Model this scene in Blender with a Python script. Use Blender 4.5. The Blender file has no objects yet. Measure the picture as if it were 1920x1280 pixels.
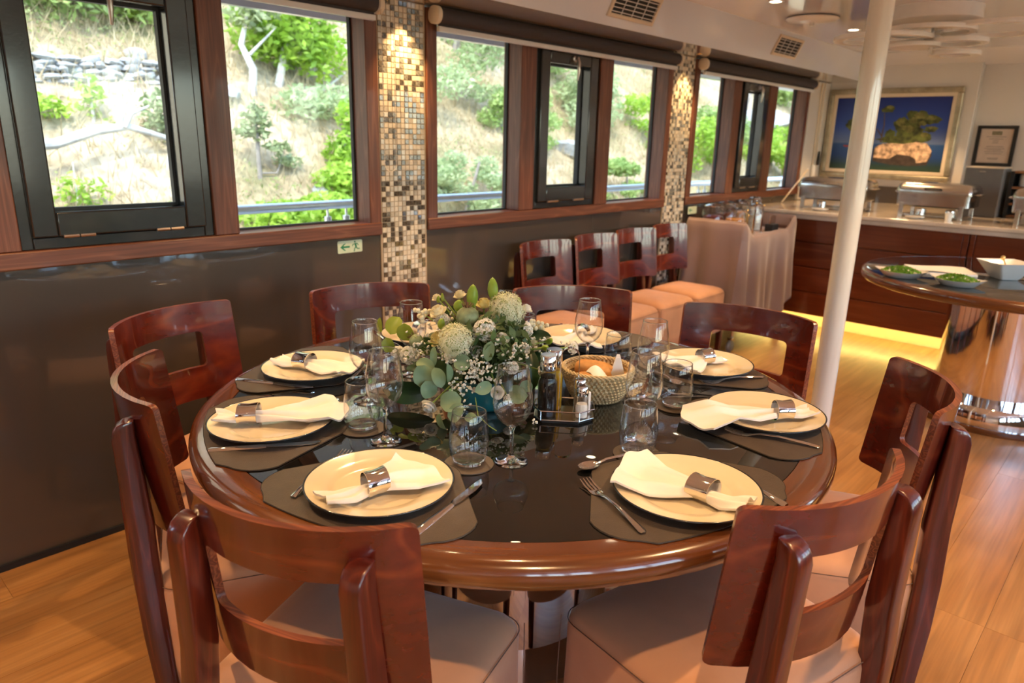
import bpy, bmesh, math, random
from mathutils import Vector, Matrix

S = bpy.context.scene
COL = S.collection
PI = math.pi
rnd = random.Random(7)

# ------------------------------------------------------------------ camera
cam_d = bpy.data.cameras.new('camera')
cam = bpy.data.objects.new('camera', cam_d)
COL.objects.link(cam)
PITCH, ROLL, YAW = 0.277976, 0.0236794, 0.743833
_r0 = Vector((math.cos(YAW), math.sin(YAW), 0)); _f0 = Vector((-math.sin(YAW), math.cos(YAW), 0)); _u0 = Vector((0, 0, 1))
_fw = _f0 * math.cos(PITCH) - _u0 * math.sin(PITCH)
_up = _f0 * math.sin(PITCH) + _u0 * math.cos(PITCH)
_rr = _r0 * math.cos(ROLL) + _up * math.sin(ROLL)
_uu = -_r0 * math.sin(ROLL) + _up * math.cos(ROLL)
_m = Matrix(((_rr.x, _uu.x, -_fw.x, 0), (_rr.y, _uu.y, -_fw.y, 0), (_rr.z, _uu.z, -_fw.z, 0), (0, 0, 0, 1)))
_m.translation = Vector((0, 0, 1.39))
cam.matrix_world = _m
cam_d.sensor_width = 36.0
cam_d.lens = 36.0 * 1333.04 / 1920
cam_d.clip_start = 0.05
cam_d.clip_end = 300
cam_d.dof.use_dof = True
cam_d.dof.focus_distance = 1.55
cam_d.dof.aperture_fstop = 4.3
S.camera = cam
S.cycles.transparent_max_bounces = 40
S.cycles.max_bounces = 14
S.cycles.transmission_bounces = 14

# ------------------------------------------------------------------ world, sun, exposure
world = bpy.data.worlds.new('world')
S.world = world
world.use_nodes = True
nt = world.node_tree
nt.nodes.clear()
sky = nt.nodes.new('ShaderNodeTexSky')
sky.sky_type = 'NISHITA'
sky.sun_disc = False
sky.sun_elevation = math.radians(56)
sky.sun_rotation = math.radians(150)
bg = nt.nodes.new('ShaderNodeBackground')
bg.inputs['Strength'].default_value = 1.7
wo = nt.nodes.new('ShaderNodeOutputWorld')
nt.links.new(sky.outputs[0], bg.inputs[0])
nt.links.new(bg.outputs[0], wo.inputs[0])

sun_d = bpy.data.lights.new('sun', 'SUN')
sun_d.energy = 5.6
sun_d.angle = math.radians(0.6)
sun_d.color = (1.0, 0.94, 0.84)
sun = bpy.data.objects.new('sun', sun_d)
COL.objects.link(sun)
sun.rotation_euler = Vector((-0.52, 0.35, -0.80)).to_track_quat('-Z', 'Y').to_euler()
sun.location = (6, -6, 14)

S.view_settings.view_transform = 'Standard'
S.view_settings.look = 'None'
S.view_settings.exposure = -0.12
S.view_settings.gamma = 1.0
S.view_settings.use_curve_mapping = False
DOWNLIGHT_W = 80.0
WARM = (1.0, 0.62, 0.29)

# ------------------------------------------------------------------ mesh helpers
class MB:
    def __init__(self):
        self.v = []; self.f = []; self.m = []
    def add(self, verts, faces, mi=0):
        o = len(self.v)
        self.v += [tuple(p) for p in verts]
        for fc in faces:
            self.f.append(tuple(i + o for i in fc)); self.m.append(mi)
        return self
    def box(self, x0, x1, y0, y1, z0, z1, mi=0):
        v = [(x, y, z) for z in (z0, z1) for y in (y0, y1) for x in (x0, x1)]
        return self.add(v, [(0, 2, 3, 1), (4, 5, 7, 6), (0, 1, 5, 4), (2, 6, 7, 3), (0, 4, 6, 2), (1, 3, 7, 5)], mi)
    def obox(self, c, ax, ay, az, mi=0):
        c = Vector(c); ax = Vector(ax); ay = Vector(ay); az = Vector(az)
        v = [c + ax * i + ay * j + az * k for k in (-1, 1) for j in (-1, 1) for i in (-1, 1)]
        return self.add(v, [(0, 2, 3, 1), (4, 5, 7, 6), (0, 1, 5, 4), (2, 6, 7, 3), (0, 4, 6, 2), (1, 3, 7, 5)], mi)
    def loops(self, L, closed=True, cap0=True, cap1=True, mi=0):
        n = len(L[0]); v = [p for l in L for p in l]; fc = []
        for i in range(len(L) - 1):
            for j in range(n if closed else n - 1):
                k = (j + 1) % n
                fc.append((i * n + j, i * n + k, (i + 1) * n + k, (i + 1) * n + j))
        if cap0: fc.append(tuple(reversed(range(n))))
        if cap1: fc.append(tuple(range((len(L) - 1) * n, len(L) * n)))
        return self.add(v, fc, mi)
    def lathe(self, prof, n=32, c=(0, 0, 0), mi=0, mod=None):
        o = len(self.v); idx = []
        for (r, z) in prof:
            if r < 1e-6:
                self.v.append((c[0], c[1], c[2] + z)); idx.append([len(self.v) - 1] * n)
            else:
                row = []
                for j in range(n):
                    a = 2 * PI * j / n
                    rr = r * (mod(a, z) if mod else 1)
                    self.v.append((c[0] + rr * math.cos(a), c[1] + rr * math.sin(a), c[2] + z)); row.append(len(self.v) - 1)
                idx.append(row)
        for i in range(len(prof) - 1):
            A, B = idx[i], idx[i + 1]
            for j in range(n):
                k = (j + 1) % n
                q = []
                for t in (A[j], A[k], B[k], B[j]):
                    if t not in q: q.append(t)
                if len(q) > 2: self.f.append(tuple(q)); self.m.append(mi)
        return self
    def tube(self, pts, r, n=8, cap=True, closed=False, mi=0):
        pts = [Vector(p) for p in pts]; N = len(pts); L = []
        rs = r if isinstance(r, (list, tuple)) else [r] * N
        up = None
        for i, p in enumerate(pts):
            a = pts[(i - 1) % N] if (closed or i > 0) else p
            b = pts[(i + 1) % N] if (closed or i < N - 1) else p
            t = (b - a).normalized()
            if up is None:
                up = Vector((0, 0, 1)) if abs(t.z) < 0.9 else Vector((1, 0, 0))
            x = up.cross(t)
            if x.length < 1e-4: x = Vector((0, 1, 0)).cross(t)
            x.normalize(); y = t.cross(x).normalized(); up = y
            L.append([p + (x * math.cos(2 * PI * j / n) + y * math.sin(2 * PI * j / n)) * rs[i] for j in range(n)])
        if closed:
            L.append(L[0])
            return self.loops(L, True, False, False, mi)
        return self.loops(L, True, cap, cap, mi)
    def prism(self, poly, z0, z1, mi=0, fn=None):
        fn = fn or (lambda x, y, z: (x, y, z))
        return self.loops([[fn(x, y, z) for x, y in poly] for z in (z0, z1)], True, True, True, mi)
    def ball(self, c, r, n=10, m=6, sz=1.0, mi=0):
        prof = [(r * math.sin(PI * i / m), -r * sz * math.cos(PI * i / m)) for i in range(m + 1)]
        prof[0] = (0, prof[0][1]); prof[-1] = (0, prof[-1][1])
        return self.lathe(prof, n, c, mi)
    def grid(self, fn, nu, nv, mi=0):
        v = [fn(i / nu, j / nv) for j in range(nv + 1) for i in range(nu + 1)]
        fc = [(j * (nu + 1) + i, j * (nu + 1) + i + 1, (j + 1) * (nu + 1) + i + 1, (j + 1) * (nu + 1) + i) for j in range(nv) for i in range(nu)]
        return self.add(v, fc, mi)
    def xf(self, M):
        self.v = [tuple(M @ Vector(p)) for p in self.v]
        return self
    def mesh(self, name, mats, smooth=35):
        me = bpy.data.meshes.new(name)
        me.from_pydata(self.v, [], self.f)
        for mt in (mats if isinstance(mats, (list, tuple)) else [mats]): me.materials.append(mt)
        me.polygons.foreach_set('material_index', self.m)
        if smooth:
            me.polygons.foreach_set('use_smooth', [True] * len(self.f))
            if smooth < 180: me.set_sharp_from_angle(angle=math.radians(smooth))
        me.update()
        return me
    def build(self, name, mats, parent=None, loc=(0, 0, 0), smooth=35, bevel=0, fix=False):
        me = self.mesh(name, mats, smooth)
        if fix:
            bm = bmesh.new(); bm.from_mesh(me); bmesh.ops.recalc_face_normals(bm, faces=bm.faces); bm.to_mesh(me); bm.free()
        o = bpy.data.objects.new(name, me)
        COL.objects.link(o); o.location = loc
        if parent: o.parent = parent
        if bevel:
            b = o.modifiers.new('bevel', 'BEVEL'); b.width = bevel; b.segments = 2; b.limit_method = 'ANGLE'; b.angle_limit = math.radians(40)
        return o

def place(name, me, parent=None, loc=(0, 0, 0), rot=(0, 0, 0), sc=None):
    o = bpy.data.objects.new(name, me); COL.objects.link(o)
    o.location = loc; o.rotation_euler = rot
    if sc is not None: o.scale = (sc, sc, sc) if isinstance(sc, (int, float)) else sc
    if parent: o.parent = parent
    return o

def empty(name, loc=(0, 0, 0), rz=0):
    o = bpy.data.objects.new(name, None); COL.objects.link(o)
    o.empty_display_size = 0.05
    o.location = loc; o.rotation_euler = (0, 0, rz)
    return o

def tag(o, label=None, cat=None, group=None, kind=None):
    if label: o['label'] = label
    if cat: o['category'] = cat
    if group: o['group'] = group
    if kind: o['kind'] = kind
    return o

def copy_tree(o, parent=None):
    c = o.copy(); COL.objects.link(c)
    if parent: c.parent = parent
    for ch in [k for k in o.children]: copy_tree(ch, c)
    return c

def rrect(hw, hh, r, k=5, cx=0, cy=0):
    p = []
    for (sx, sy, a0) in ((1, 1, 0), (-1, 1, 90), (-1, -1, 180), (1, -1, 270)):
        for i in range(k + 1):
            a = math.radians(a0 + 90 * i / k)
            p.append((cx + sx * (hw - r) + r * math.cos(a), cy + sy * (hh - r) + r * math.sin(a)))
    return p

# ------------------------------------------------------------------ materials
def nodes(name):
    m = bpy.data.materials.new(name); m.use_nodes = True
    t = m.node_tree; p = t.nodes['Principled BSDF']
    return m, t, p
def N(t, kind, **kw):
    n = t.nodes.new(kind)
    for k, v in kw.items():
        if k in n.inputs: n.inputs[k].default_value = v
        else: setattr(n, k, v)
    return n
def ramp(t, stops, fac=None):
    n = t.nodes.new('ShaderNodeValToRGB'); e = n.color_ramp.elements
    while len(e) < len(stops): e.new(0.5)
    for k, (pos, c) in enumerate(stops): e[k].position = pos; e[k].color = (*c, 1)
    if fac is not None: t.links.new(fac, n.inputs[0])
    return n
def mat(name, c, rough=0.5, metal=0.0, coat=0.0, spec=None, sheen=0.0, noise=0.0, nscale=20, bump=0.0, bscale=200, emit=None, estr=0, trans=0, ior=None, sss=0, coatr=0.05):
    m, t, p = nodes(name)
    p.inputs['Base Color'].default_value = (*c, 1)
    p.inputs['Roughness'].default_value = rough
    p.inputs['Metallic'].default_value = metal
    p.inputs['Coat Weight'].default_value = coat
    p.inputs['Coat Roughness'].default_value = coatr
    if spec is not None: p.inputs['Specular IOR Level'].default_value = spec
    if sheen: p.inputs['Sheen Weight'].default_value = sheen
    if ior: p.inputs['IOR'].default_value = ior
    if trans: p.inputs['Transmission Weight'].default_value = trans
    if sss:
        p.inputs['Subsurface Weight'].default_value = sss
        p.inputs['Subsurface Radius'].default_value = (0.02, 0.02, 0.01)
    if emit:
        p.inputs['Emission Color'].default_value = (*emit, 1); p.inputs['Emission Strength'].default_value = estr
    if noise or bump:
        tc = N(t, 'ShaderNodeTexCoord')
        if noise:
            nz = N(t, 'ShaderNodeTexNoise', Scale=nscale, Detail=4.0)
            t.links.new(tc.outputs['Object'], nz.inputs['Vector'])
            r = ramp(t, [(0.3, tuple(x * (1 - noise) for x in c)), (0.7, tuple(min(1, x * (1 + noise)) for x in c))], nz.outputs[0])
            t.links.new(r.outputs[0], p.inputs['Base Color'])
        if bump:
            nb = N(t, 'ShaderNodeTexNoise', Scale=bscale, Detail=3.0)
            t.links.new(tc.outputs['Object'], nb.inputs['Vector'])
            b = N(t, 'ShaderNodeBump', Strength=bump, Distance=0.002)
            t.links.new(nb.outputs[0], b.inputs['Height']); t.links.new(b.outputs[0], p.inputs['Normal'])
    return m
def wood(name, dark, mid, light, axis=0, scale=3.0, stretch=9.0, rings=9.0, rough=0.3, coat=0.6, polar=False, fine=0.35, rand=True, coatr=0.06, tone=0.0):
    m, t, p = nodes(name)
    tc = N(t, 'ShaderNodeTexCoord'); vec = tc.outputs['Object']
    if polar:
        sx = N(t, 'ShaderNodeSeparateXYZ'); t.links.new(vec, sx.inputs[0])
        at = N(t, 'ShaderNodeMath', operation='ARCTAN2'); t.links.new(sx.outputs[1], at.inputs[0]); t.links.new(sx.outputs[0], at.inputs[1])
        sc = N(t, 'ShaderNodeMath', operation='MULTIPLY'); sc.inputs[1].default_value = 0.75; t.links.new(at.outputs[0], sc.inputs[0])
        ln = N(t, 'ShaderNodeVectorMath', operation='LENGTH'); t.links.new(vec, ln.inputs[0])
        cb = N(t, 'ShaderNodeCombineXYZ'); t.links.new(sc.outputs[0], cb.inputs[0]); t.links.new(ln.outputs['Value'], cb.inputs[1]); t.links.new(sx.outputs[2], cb.inputs[2])
        vec = cb.outputs[0]
    oi = N(t, 'ShaderNodeObjectInfo')
    if rand:
        mu = N(t, 'ShaderNodeMath', operation='MULTIPLY'); mu.inputs[1].default_value = 37.0; t.links.new(oi.outputs['Random'], mu.inputs[0])
        ad = N(t, 'ShaderNodeVectorMath', operation='ADD'); t.links.new(vec, ad.inputs[0]); t.links.new(mu.outputs[0], ad.inputs[1]); vec = ad.outputs[0]
    mp = N(t, 'ShaderNodeMapping'); s = [stretch, stretch, stretch]; s[axis] = 1.0
    mp.inputs['Scale'].default_value = s; t.links.new(vec, mp.inputs['Vector'])
    n1 = N(t, 'ShaderNodeTexNoise', Scale=scale, Detail=1.0, Distortion=0.2); t.links.new(mp.outputs[0], n1.inputs['Vector'])
    m1 = N(t, 'ShaderNodeMath', operation='MULTIPLY'); m1.inputs[1].default_value = rings; t.links.new(n1.outputs[0], m1.inputs[0])
    pp = N(t, 'ShaderNodeMath', operation='FRACT'); t.links.new(m1.outputs[0], pp.inputs[0])
    r1 = ramp(t, [(0.0, light), (0.12, mid), (0.55, dark), (0.86, mid), (1.0, light)], pp.outputs[0])
    mp2 = N(t, 'ShaderNodeMapping'); s2 = [stretch * 9] * 3; s2[axis] = 2.0
    mp2.inputs['Scale'].default_value = s2; t.links.new(vec, mp2.inputs['Vector'])
    n2 = N(t, 'ShaderNodeTexNoise', Scale=scale, Detail=3.0); t.links.new(mp2.outputs[0], n2.inputs['Vector'])
    r2 = ramp(t, [(0.3, (1 - fine,) * 3), (0.65, (1, 1, 1))], n2.outputs[0])
    mx = N(t, 'ShaderNodeMix', data_type='RGBA', blend_type='MULTIPLY'); mx.inputs[0].default_value = 1.0
    t.links.new(r1.outputs[0], mx.inputs[6]); t.links.new(r2.outputs[0], mx.inputs[7])
    out = mx.outputs[2]
    if tone:
        mr = N(t, 'ShaderNodeMapRange'); mr.inputs[3].default_value = 1 - tone; mr.inputs[4].default_value = 1 + tone * 0.6
        t.links.new(oi.outputs['Random'], mr.inputs[0])
        mx2 = N(t, 'ShaderNodeVectorMath', operation='SCALE'); t.links.new(out, mx2.inputs[0]); t.links.new(mr.outputs[0], mx2.inputs[3])
        out = mx2.outputs[0]
    t.links.new(out, p.inputs['Base Color'])
    p.inputs['Roughness'].default_value = rough; p.inputs['Coat Weight'].default_value = coat; p.inputs['Coat Roughness'].default_value = coatr
    return m
def thin_glass(name, tint=(1, 1, 1), ior=1.45, boost=1.0, rough=0.0, edge=5.0):
    m = bpy.data.materials.new(name); m.use_nodes = True; t = m.node_tree; t.nodes.clear()
    tr = N(t, 'ShaderNodeBsdfTransparent', Color=(*tint, 1)); gl = N(t, 'ShaderNodeBsdfGlossy', Roughness=rough)
    # Schlick reflectance, the same from both sides of the thin wall
    lw = N(t, 'ShaderNodeLayerWeight', Blend=0.5); pw = N(t, 'ShaderNodeMath', operation='POWER'); pw.inputs[1].default_value = edge
    t.links.new(lw.outputs['Facing'], pw.inputs[0])
    f0 = ((ior - 1) / (ior + 1)) ** 2 * boost
    mu = N(t, 'ShaderNodeMath', operation='MULTIPLY_ADD', use_clamp=True); mu.inputs[1].default_value = 1 - f0; mu.inputs[2].default_value = f0
    t.links.new(pw.outputs[0], mu.inputs[0])
    mx = N(t, 'ShaderNodeMixShader'); t.links.new(mu.outputs[0], mx.inputs[0]); t.links.new(tr.outputs[0], mx.inputs[1]); t.links.new(gl.outputs[0], mx.inputs[2])
    o = N(t, 'ShaderNodeOutputMaterial'); t.links.new(mx.outputs[0], o.inputs[0])
    return m
def leaf_mat(name, c1, c2, tr=0.45, rough=0.5, oscale=3.0):
    m = bpy.data.materials.new(name); m.use_nodes = True; t = m.node_tree; t.nodes.clear()
    tc = N(t, 'ShaderNodeTexCoord'); nz = N(t, 'ShaderNodeTexNoise', Scale=oscale, Detail=4.0); t.links.new(tc.outputs['Object'], nz.inputs['Vector'])
    r = ramp(t, [(0.35, c1), (0.65, c2)], nz.outputs[0])
    d = N(t, 'ShaderNodeBsdfPrincipled', Roughness=rough); t.links.new(r.outputs[0], d.inputs['Base Color'])
    tl = N(t, 'ShaderNodeBsdfTranslucent'); t.links.new(r.outputs[0], tl.inputs[0])
    mx = N(t, 'ShaderNodeMixShader'); mx.inputs[0].default_value = tr
    t.links.new(d.outputs[0], mx.inputs[1]); t.links.new(tl.outputs[0], mx.inputs[2])
    o = N(t, 'ShaderNodeOutputMaterial'); t.links.new(mx.outputs[0], o.inputs[0])
    return m

M = {}
M['chair'] = wood('chair_wood', (0.090, 0.0085, 0.004), (0.115, 0.0125, 0.005), (0.19, 0.028, 0.009), 0, 1.2, 5.0, 4.5, 0.24, 0.9, fine=0.3)
M['chair_leg'] = wood('chair_leg_wood', (0.066, 0.007, 0.0035), (0.095, 0.011, 0.005), (0.15, 0.022, 0.008), 2, 2, 12, 4, 0.28, 0.8)
M['ply'] = wood('plywood_edge', (0.13, 0.025, 0.01), (0.24, 0.06, 0.022), (0.34, 0.10, 0.035), 0, 2.0, 30, 6, 0.35, 0.5)
M['rim'] = wood('table_rim_wood', (0.105, 0.030, 0.007), (0.15, 0.046, 0.011), (0.20, 0.07, 0.019), 0, 2.0, 9, 3, 0.2, 1.0, polar=True, fine=0.35)
M['frame'] = wood('window_frame_wood', (0.13, 0.040, 0.019), (0.175, 0.058, 0.028), (0.23, 0.085, 0.042), 2, 2.0, 14, 4, 0.42, 0.12, fine=0.35)
M['frameh'] = wood('window_rail_wood', (0.13, 0.040, 0.019), (0.175, 0.058, 0.028), (0.23, 0.085, 0.042), 1, 2.0, 14, 4, 0.42, 0.12, fine=0.35)
M['cabinet'] = wood('cabinet_wood', (0.135, 0.026, 0.009), (0.165, 0.036, 0.012), (0.20, 0.050, 0.017), 0, 1.2, 8, 3, 0.25, 0.6, fine=0.2)
M['oak'] = wood('oak_laminate', (0.35, 0.155, 0.045), (0.41, 0.195, 0.062), (0.45, 0.225, 0.078), 1, 1.3, 7, 2.2, 0.36, 0.25, fine=0.28, tone=0.10, coatr=0.2)
M['walnut'] = wood('tray_wood', (0.2, 0.08, 0.03), (0.3, 0.13, 0.05), (0.4, 0.2, 0.09), 0, 8, 8, 4, 0.4, 0.2)
M['taupe'] = mat('taupe_lacquer', (0.060, 0.049, 0.041), 0.25, coat=1.0, noise=0.06, nscale=1.5, coatr=0.03)
M['dark'] = mat('dark_gap', (0.012, 0.010, 0.008), 0.6)
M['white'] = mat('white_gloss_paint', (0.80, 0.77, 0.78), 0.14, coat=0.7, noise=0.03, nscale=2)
M['bulk'] = mat('daylight_tinted_white', (0.74, 0.78, 0.88), 0.16, coat=0.7, noise=0.03, nscale=2)  # blue in the base colour stands in for cool daylight on the bulkhead
M['soffit'] = mat('cream_gloss_panel', (0.62, 0.55, 0.46), 0.1, coat=1.0, noise=0.05, nscale=1.0, coatr=0.02)
M['wallwhite'] = mat('white_wall_paint', (0.70, 0.67, 0.64), 0.28, coat=0.4, noise=0.04, nscale=2)
M['pole'] = mat('cream_enamel', (0.74, 0.69, 0.60), 0.2, coat=0.8, noise=0.02, nscale=3)
M['black'] = mat('black_gloss_paint', (0.012, 0.014, 0.015), 0.22, coat=0.7, bump=0.15, bscale=60, coatr=0.1)
M['rubber'] = mat('black_rubber', (0.01, 0.01, 0.011), 0.55, noise=0.1)
M['chrome'] = mat('polished_chrome', (0.82, 0.81, 0.80), 0.05, 1.0, noise=0.02, nscale=5)
M['steel'] = mat('brushed_steel', (0.62, 0.60, 0.57), 0.2, 1.0, noise=0.06, nscale=30)
M['nickel'] = mat('satin_nickel', (0.55, 0.50, 0.45), 0.28, 1.0, noise=0.05)
M['tglass'] = mat('black_table_glass', (0.004, 0.0042, 0.0045), 0.012, coat=1.0, spec=0.5, ior=1.55, coatr=0.0, noise=0.05)
M['pane'] = thin_glass('window_glass', (0.96, 0.985, 0.97), 1.35)
M['bowl'] = thin_glass('drinking_glass', (0.995, 0.997, 0.997), 1.5, 1.3, edge=3.8)
M['cruetglass'] = thin_glass('cruet_glass', (0.97, 0.975, 0.975), 1.45, 1.0)
M['solidglass'] = mat('clear_glass', (1, 1, 1), 0.0, trans=1.0, ior=1.45, noise=0.0)
M['seat'] = mat('beige_suede', (0.56, 0.275, 0.14), 0.75, sheen=0.35, noise=0.10, nscale=7, bump=0.55, bscale=22)
M['seam'] = mat('seam_thread', (0.16, 0.09, 0.06), 0.9, noise=0.1)
M['matl'] = mat('brown_leatherette', (0.072, 0.054, 0.043), 0.45, noise=0.12, nscale=30, bump=0.35, bscale=420)
M['plate'] = mat('cream_glazed_stoneware', (0.70, 0.60, 0.43), 0.16, coat=0.5, noise=0.03, nscale=15)
M['plateb'] = mat('blue_black_glaze', (0.010, 0.014, 0.022), 0.2, coat=0.5, noise=0.1)
M['napkin'] = mat('white_linen', (0.80, 0.76, 0.71), 0.85, sheen=0.2, noise=0.03, nscale=12, bump=0.25, bscale=900)
M['paper'] = mat('white_paper', (0.80, 0.77, 0.74), 0.8, noise=0.03)
M['cloth'] = mat('pink_grey_tablecloth', (0.23, 0.15, 0.135), 0.65, sheen=0.4, noise=0.07, nscale=6, bump=0.1, bscale=300)
M['blind'] = mat('charcoal_blind_fabric', (0.045, 0.038, 0.042), 0.7, noise=0.1, nscale=60)
M['cream'] = mat('cream_plastic', (0.72, 0.62, 0.49), 0.35, noise=0.03)
M['alu'] = mat('white_aluminium', (0.72, 0.72, 0.72), 0.3, noise=0.03)
M['marble'] = mat('cream_marble', (0.56, 0.48, 0.40), 0.18, coat=0.4, noise=0.22, nscale=3)
M['lamp'] = mat('lamp_glow', (1, 0.9, 0.75), 0.5, emit=(1.0, 0.80, 0.52), estr=14, noise=0.01)
M['led'] = mat('led_glow', (1, 0.8, 0.3), 0.5, emit=(1.0, 0.74, 0.20), estr=48, noise=0.01)
M['toekick'] = mat('pale_toe_kick', (0.72, 0.63, 0.42), 0.45, noise=0.05)
M['porcelain'] = mat('white_porcelain', (0.80, 0.79, 0.77), 0.12, coat=0.5, noise=0.02)
M['gold'] = mat('brass', (0.80, 0.55, 0.22), 0.2, 1.0, noise=0.03)
M['greybox'] = mat('grey_plastic', (0.13, 0.125, 0.125), 0.45, noise=0.05)
M['signgreen'] = mat('sign_green', (0.01, 0.20, 0.08), 0.5, noise=0.05)
M['signplate'] = mat('photoluminescent_plate', (0.62, 0.70, 0.50), 0.35, noise=0.03)
M['ink'] = mat('grey_print', (0.25, 0.2, 0.18), 0.8, noise=0.1)
# ------------------------------------------------------------------ the room shell
WX = -2.565            # inner face of the window wall
XR = 2.4               # inner face of the opposite wall
YB, YE = -2.6, 6.95    # wall behind the camera, end wall
ZC = 2.12

def struct(o, label): return tag(o, label, None, None, 'structure')

floor = struct(MB().box(WX - 0.1, XR + 0.1, YB - 0.1, YE + 0.2, -0.06, -0.006).build('floor', M['dark']), 'honey oak laminate floor laid in long planks')
PW, PL = 0.1835, 1.285
full_plank = MB().box(-PW / 2 + 0.0004, PW / 2 - 0.0004, -PL / 2 + 0.0004, PL / 2 - 0.0004, -0.006, 0).mesh('floor_plank', M['oak'], 0)
nrow = int((XR - WX) / PW) + 1
for i in range(nrow):
    xc = WX + PW * (i + 0.5)
    if xc + PW / 2 > XR + 0.05: break
    y = YB - rnd.choice((0.2, 0.55, 0.9, 1.15, 0.35))
    while y < YE:
        a, b = max(y, YB), min(y + PL, YE)
        if b - a > 0.05:
            if b - a > PL - 1e-3: place('floor_plank', full_plank, floor, (xc, (a + b) / 2, 0))
            else:
                h = (b - a) / 2
                place('floor_plank', MB().box(-PW / 2 + 0.0004, PW / 2 - 0.0004, -h + 0.0004, h - 0.0004, -0.006, 0).mesh('floor_plank', M['oak'], 0), floor, (xc, (a + b) / 2, 0))
        y += PL

# ceiling with the sloping cove above the end wall
cb = MB().box(WX - 0.1, XR + 0.1, YB - 0.1, 6.55, ZC, ZC + 0.06)
cb.loops([[(x, 6.55, ZC), (x, YE + 0.1, 2.045), (x, YE + 0.1, ZC + 0.06), (x, 6.55, ZC + 0.06)] for x in (WX - 0.1, XR + 0.1)])
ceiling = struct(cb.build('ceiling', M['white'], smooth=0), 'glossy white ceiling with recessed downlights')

# window wall: low panel, piers and head
WIN = [(-0.155, 1.91, 0.566, 1.168, 0.455, 1.261), (2.175, 4.24, 2.91, 3.46, 2.797, 3.583), (4.52, 6.49, 5.216, 5.702, 5.10, 5.845)]
Z0, Z1, ZS = 1.025, 1.862, 0.97
wl = MB().box(WX - 0.12, WX, YB, YE + 0.1, -0.05, ZS).box(WX - 0.12, WX, YB, YE + 0.1, 1.925, ZC + 0.05)
piers = [(YB, -2.22), (-0.42, -0.155), (1.91, 2.175), (4.24, 4.52), (6.49, YE + 0.1)]
for a, b in piers: wl.box(WX - 0.12, WX, a, b, ZS, 1.925)
wall_left = struct(wl.build('wall_left', M['taupe'], smooth=0), 'glossy taupe wall panel below the row of windows')
struct(MB().box(WX, WX + 0.008, YB, YE - 1.4, 0, 0.022).build('baseboard_left', M['rubber'], smooth=0), 'thin dark skirting strip along the taupe wall')
struct(MB().box(WX, WX + 0.02, 6.50, YE, ZS - 0.05, 1.93).build('trim_1', M['wallwhite'], smooth=0), 'white corner casing between the last window and the end wall')

def ring_boxes(mb, x0, x1, y0, y1, z0, z1, w, wt=None):
    wt = wt or w
    mb.box(x0, x1, y0, y0 + w, z0, z1); mb.box(x0, x1, y1 - w, y1, z0, z1)
    mb.box(x0, x1, y0 + w, y1 - w, z0, z0 + wt); mb.box(x0, x1, y0 + w, y1 - w, z1 - wt, z1)
    return mb
WLAB = ['mahogany framed window nearest the camera with a black opening casement', 'mahogany framed middle window between the two mosaic columns', 'mahogany framed farthest window beside the buffet']
def make_window(n, y0, y1, c0, c1, ml, mr, lab):
    w = empty('window_%d' % n, (0, 0, 0)); struct(w, lab)
    xo, xi = WX - 0.11, WX + 0.018
    for a, b in ((y0, y0 + 0.06), (y1 - 0.06, y1)): MB().box(xo, xi, a, b, ZS, 1.925).build('jamb', M['frame'], w, bevel=0.004)
    MB().box(xo, xi + 0.004, y0, y1, ZS, Z0).build('sill', M['frameh'], w, bevel=0.005)
    MB().box(xo, xi - 0.003, y0 + 0.06, y1 - 0.06, Z1, 1.925).build('head_rail', M['frameh'], w, bevel=0.003)
    for a, b in ((ml, c0), (c1, mr)): MB().box(xo, xi - 0.002, a, b, Z0, Z1).build('mullion', M['frame'], w, bevel=0.004)
    gx = WX - 0.088
    for a, b in ((y0 + 0.06, ml), (mr, y1 - 0.06)):
        pn = MB().box(gx - 0.004, gx + 0.004, a, b, Z0, Z1).build('pane', M['pane'], w, smooth=0)
        ring_boxes(MB(), gx - 0.006, gx + 0.012, a, b, Z0, Z1, 0.008).build('gasket', M['rubber'], pn, smooth=0)
    ring_boxes(MB(), WX - 0.10, WX + 0.004, c0, c1, Z0, Z1, 0.034, 0.036).build('casement_frame', M['black'], w, bevel=0.003)
    sa = ring_boxes(MB(), WX - 0.075, WX + 0.022, c0 + 0.032, c1 - 0.032, Z0 + 0.038, Z1 - 0.012, 0.07, 0.075).build('sash', M['black'], w, bevel=0.005)
    sy0, sy1, sz0, sz1 = c0 + 0.102, c1 - 0.102, Z0 + 0.113, Z1 - 0.087
    MB().box(WX - 0.058, WX - 0.05, sy0, sy1, sz0, sz1).build('pane', M['pane'], sa, smooth=0)
    ring_boxes(MB(), WX - 0.06, WX - 0.035, sy0, sy1, sz0, sz1, 0.009).build('glazing_bead', M['rubber'], sa, smooth=0)
    ym = (c0 + c1) / 2
    MB().lathe([(0, 0), (0.017, 0), (0.017, 0.008), (0.008, 0.012), (0.008, 0.03), (0, 0.03)], 14).xf(Matrix.Translation((WX + 0.022, ym + 0.02, Z1 - 0.055)) @ Matrix.Rotation(PI / 2, 4, 'Y')).build('handle_rose', M['nickel'], sa)
    MB().tube([(WX + 0.045, ym + 0.02, Z1 - 0.05), (WX + 0.056, ym + 0.02, Z1 - 0.075), (WX + 0.056, ym + 0.02, Z1 - 0.12), (WX + 0.05, ym + 0.02, Z1 - 0.165)], [0.008, 0.009, 0.0085, 0.005], 10).build('handle', M['nickel'], sa)
    for yy in (c0 + 0.16, c1 - 0.16):
        MB().tube([(WX + 0.02, yy - 0.045, Z0 + 0.038), (WX + 0.02, yy - 0.002, Z0 + 0.038)], 0.006, 8).tube([(WX + 0.02, yy + 0.002, Z0 + 0.038), (WX + 0.02, yy + 0.045, Z0 + 0.038)], 0.006, 8).build('hinge', M['nickel'], sa)
    return w
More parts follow.
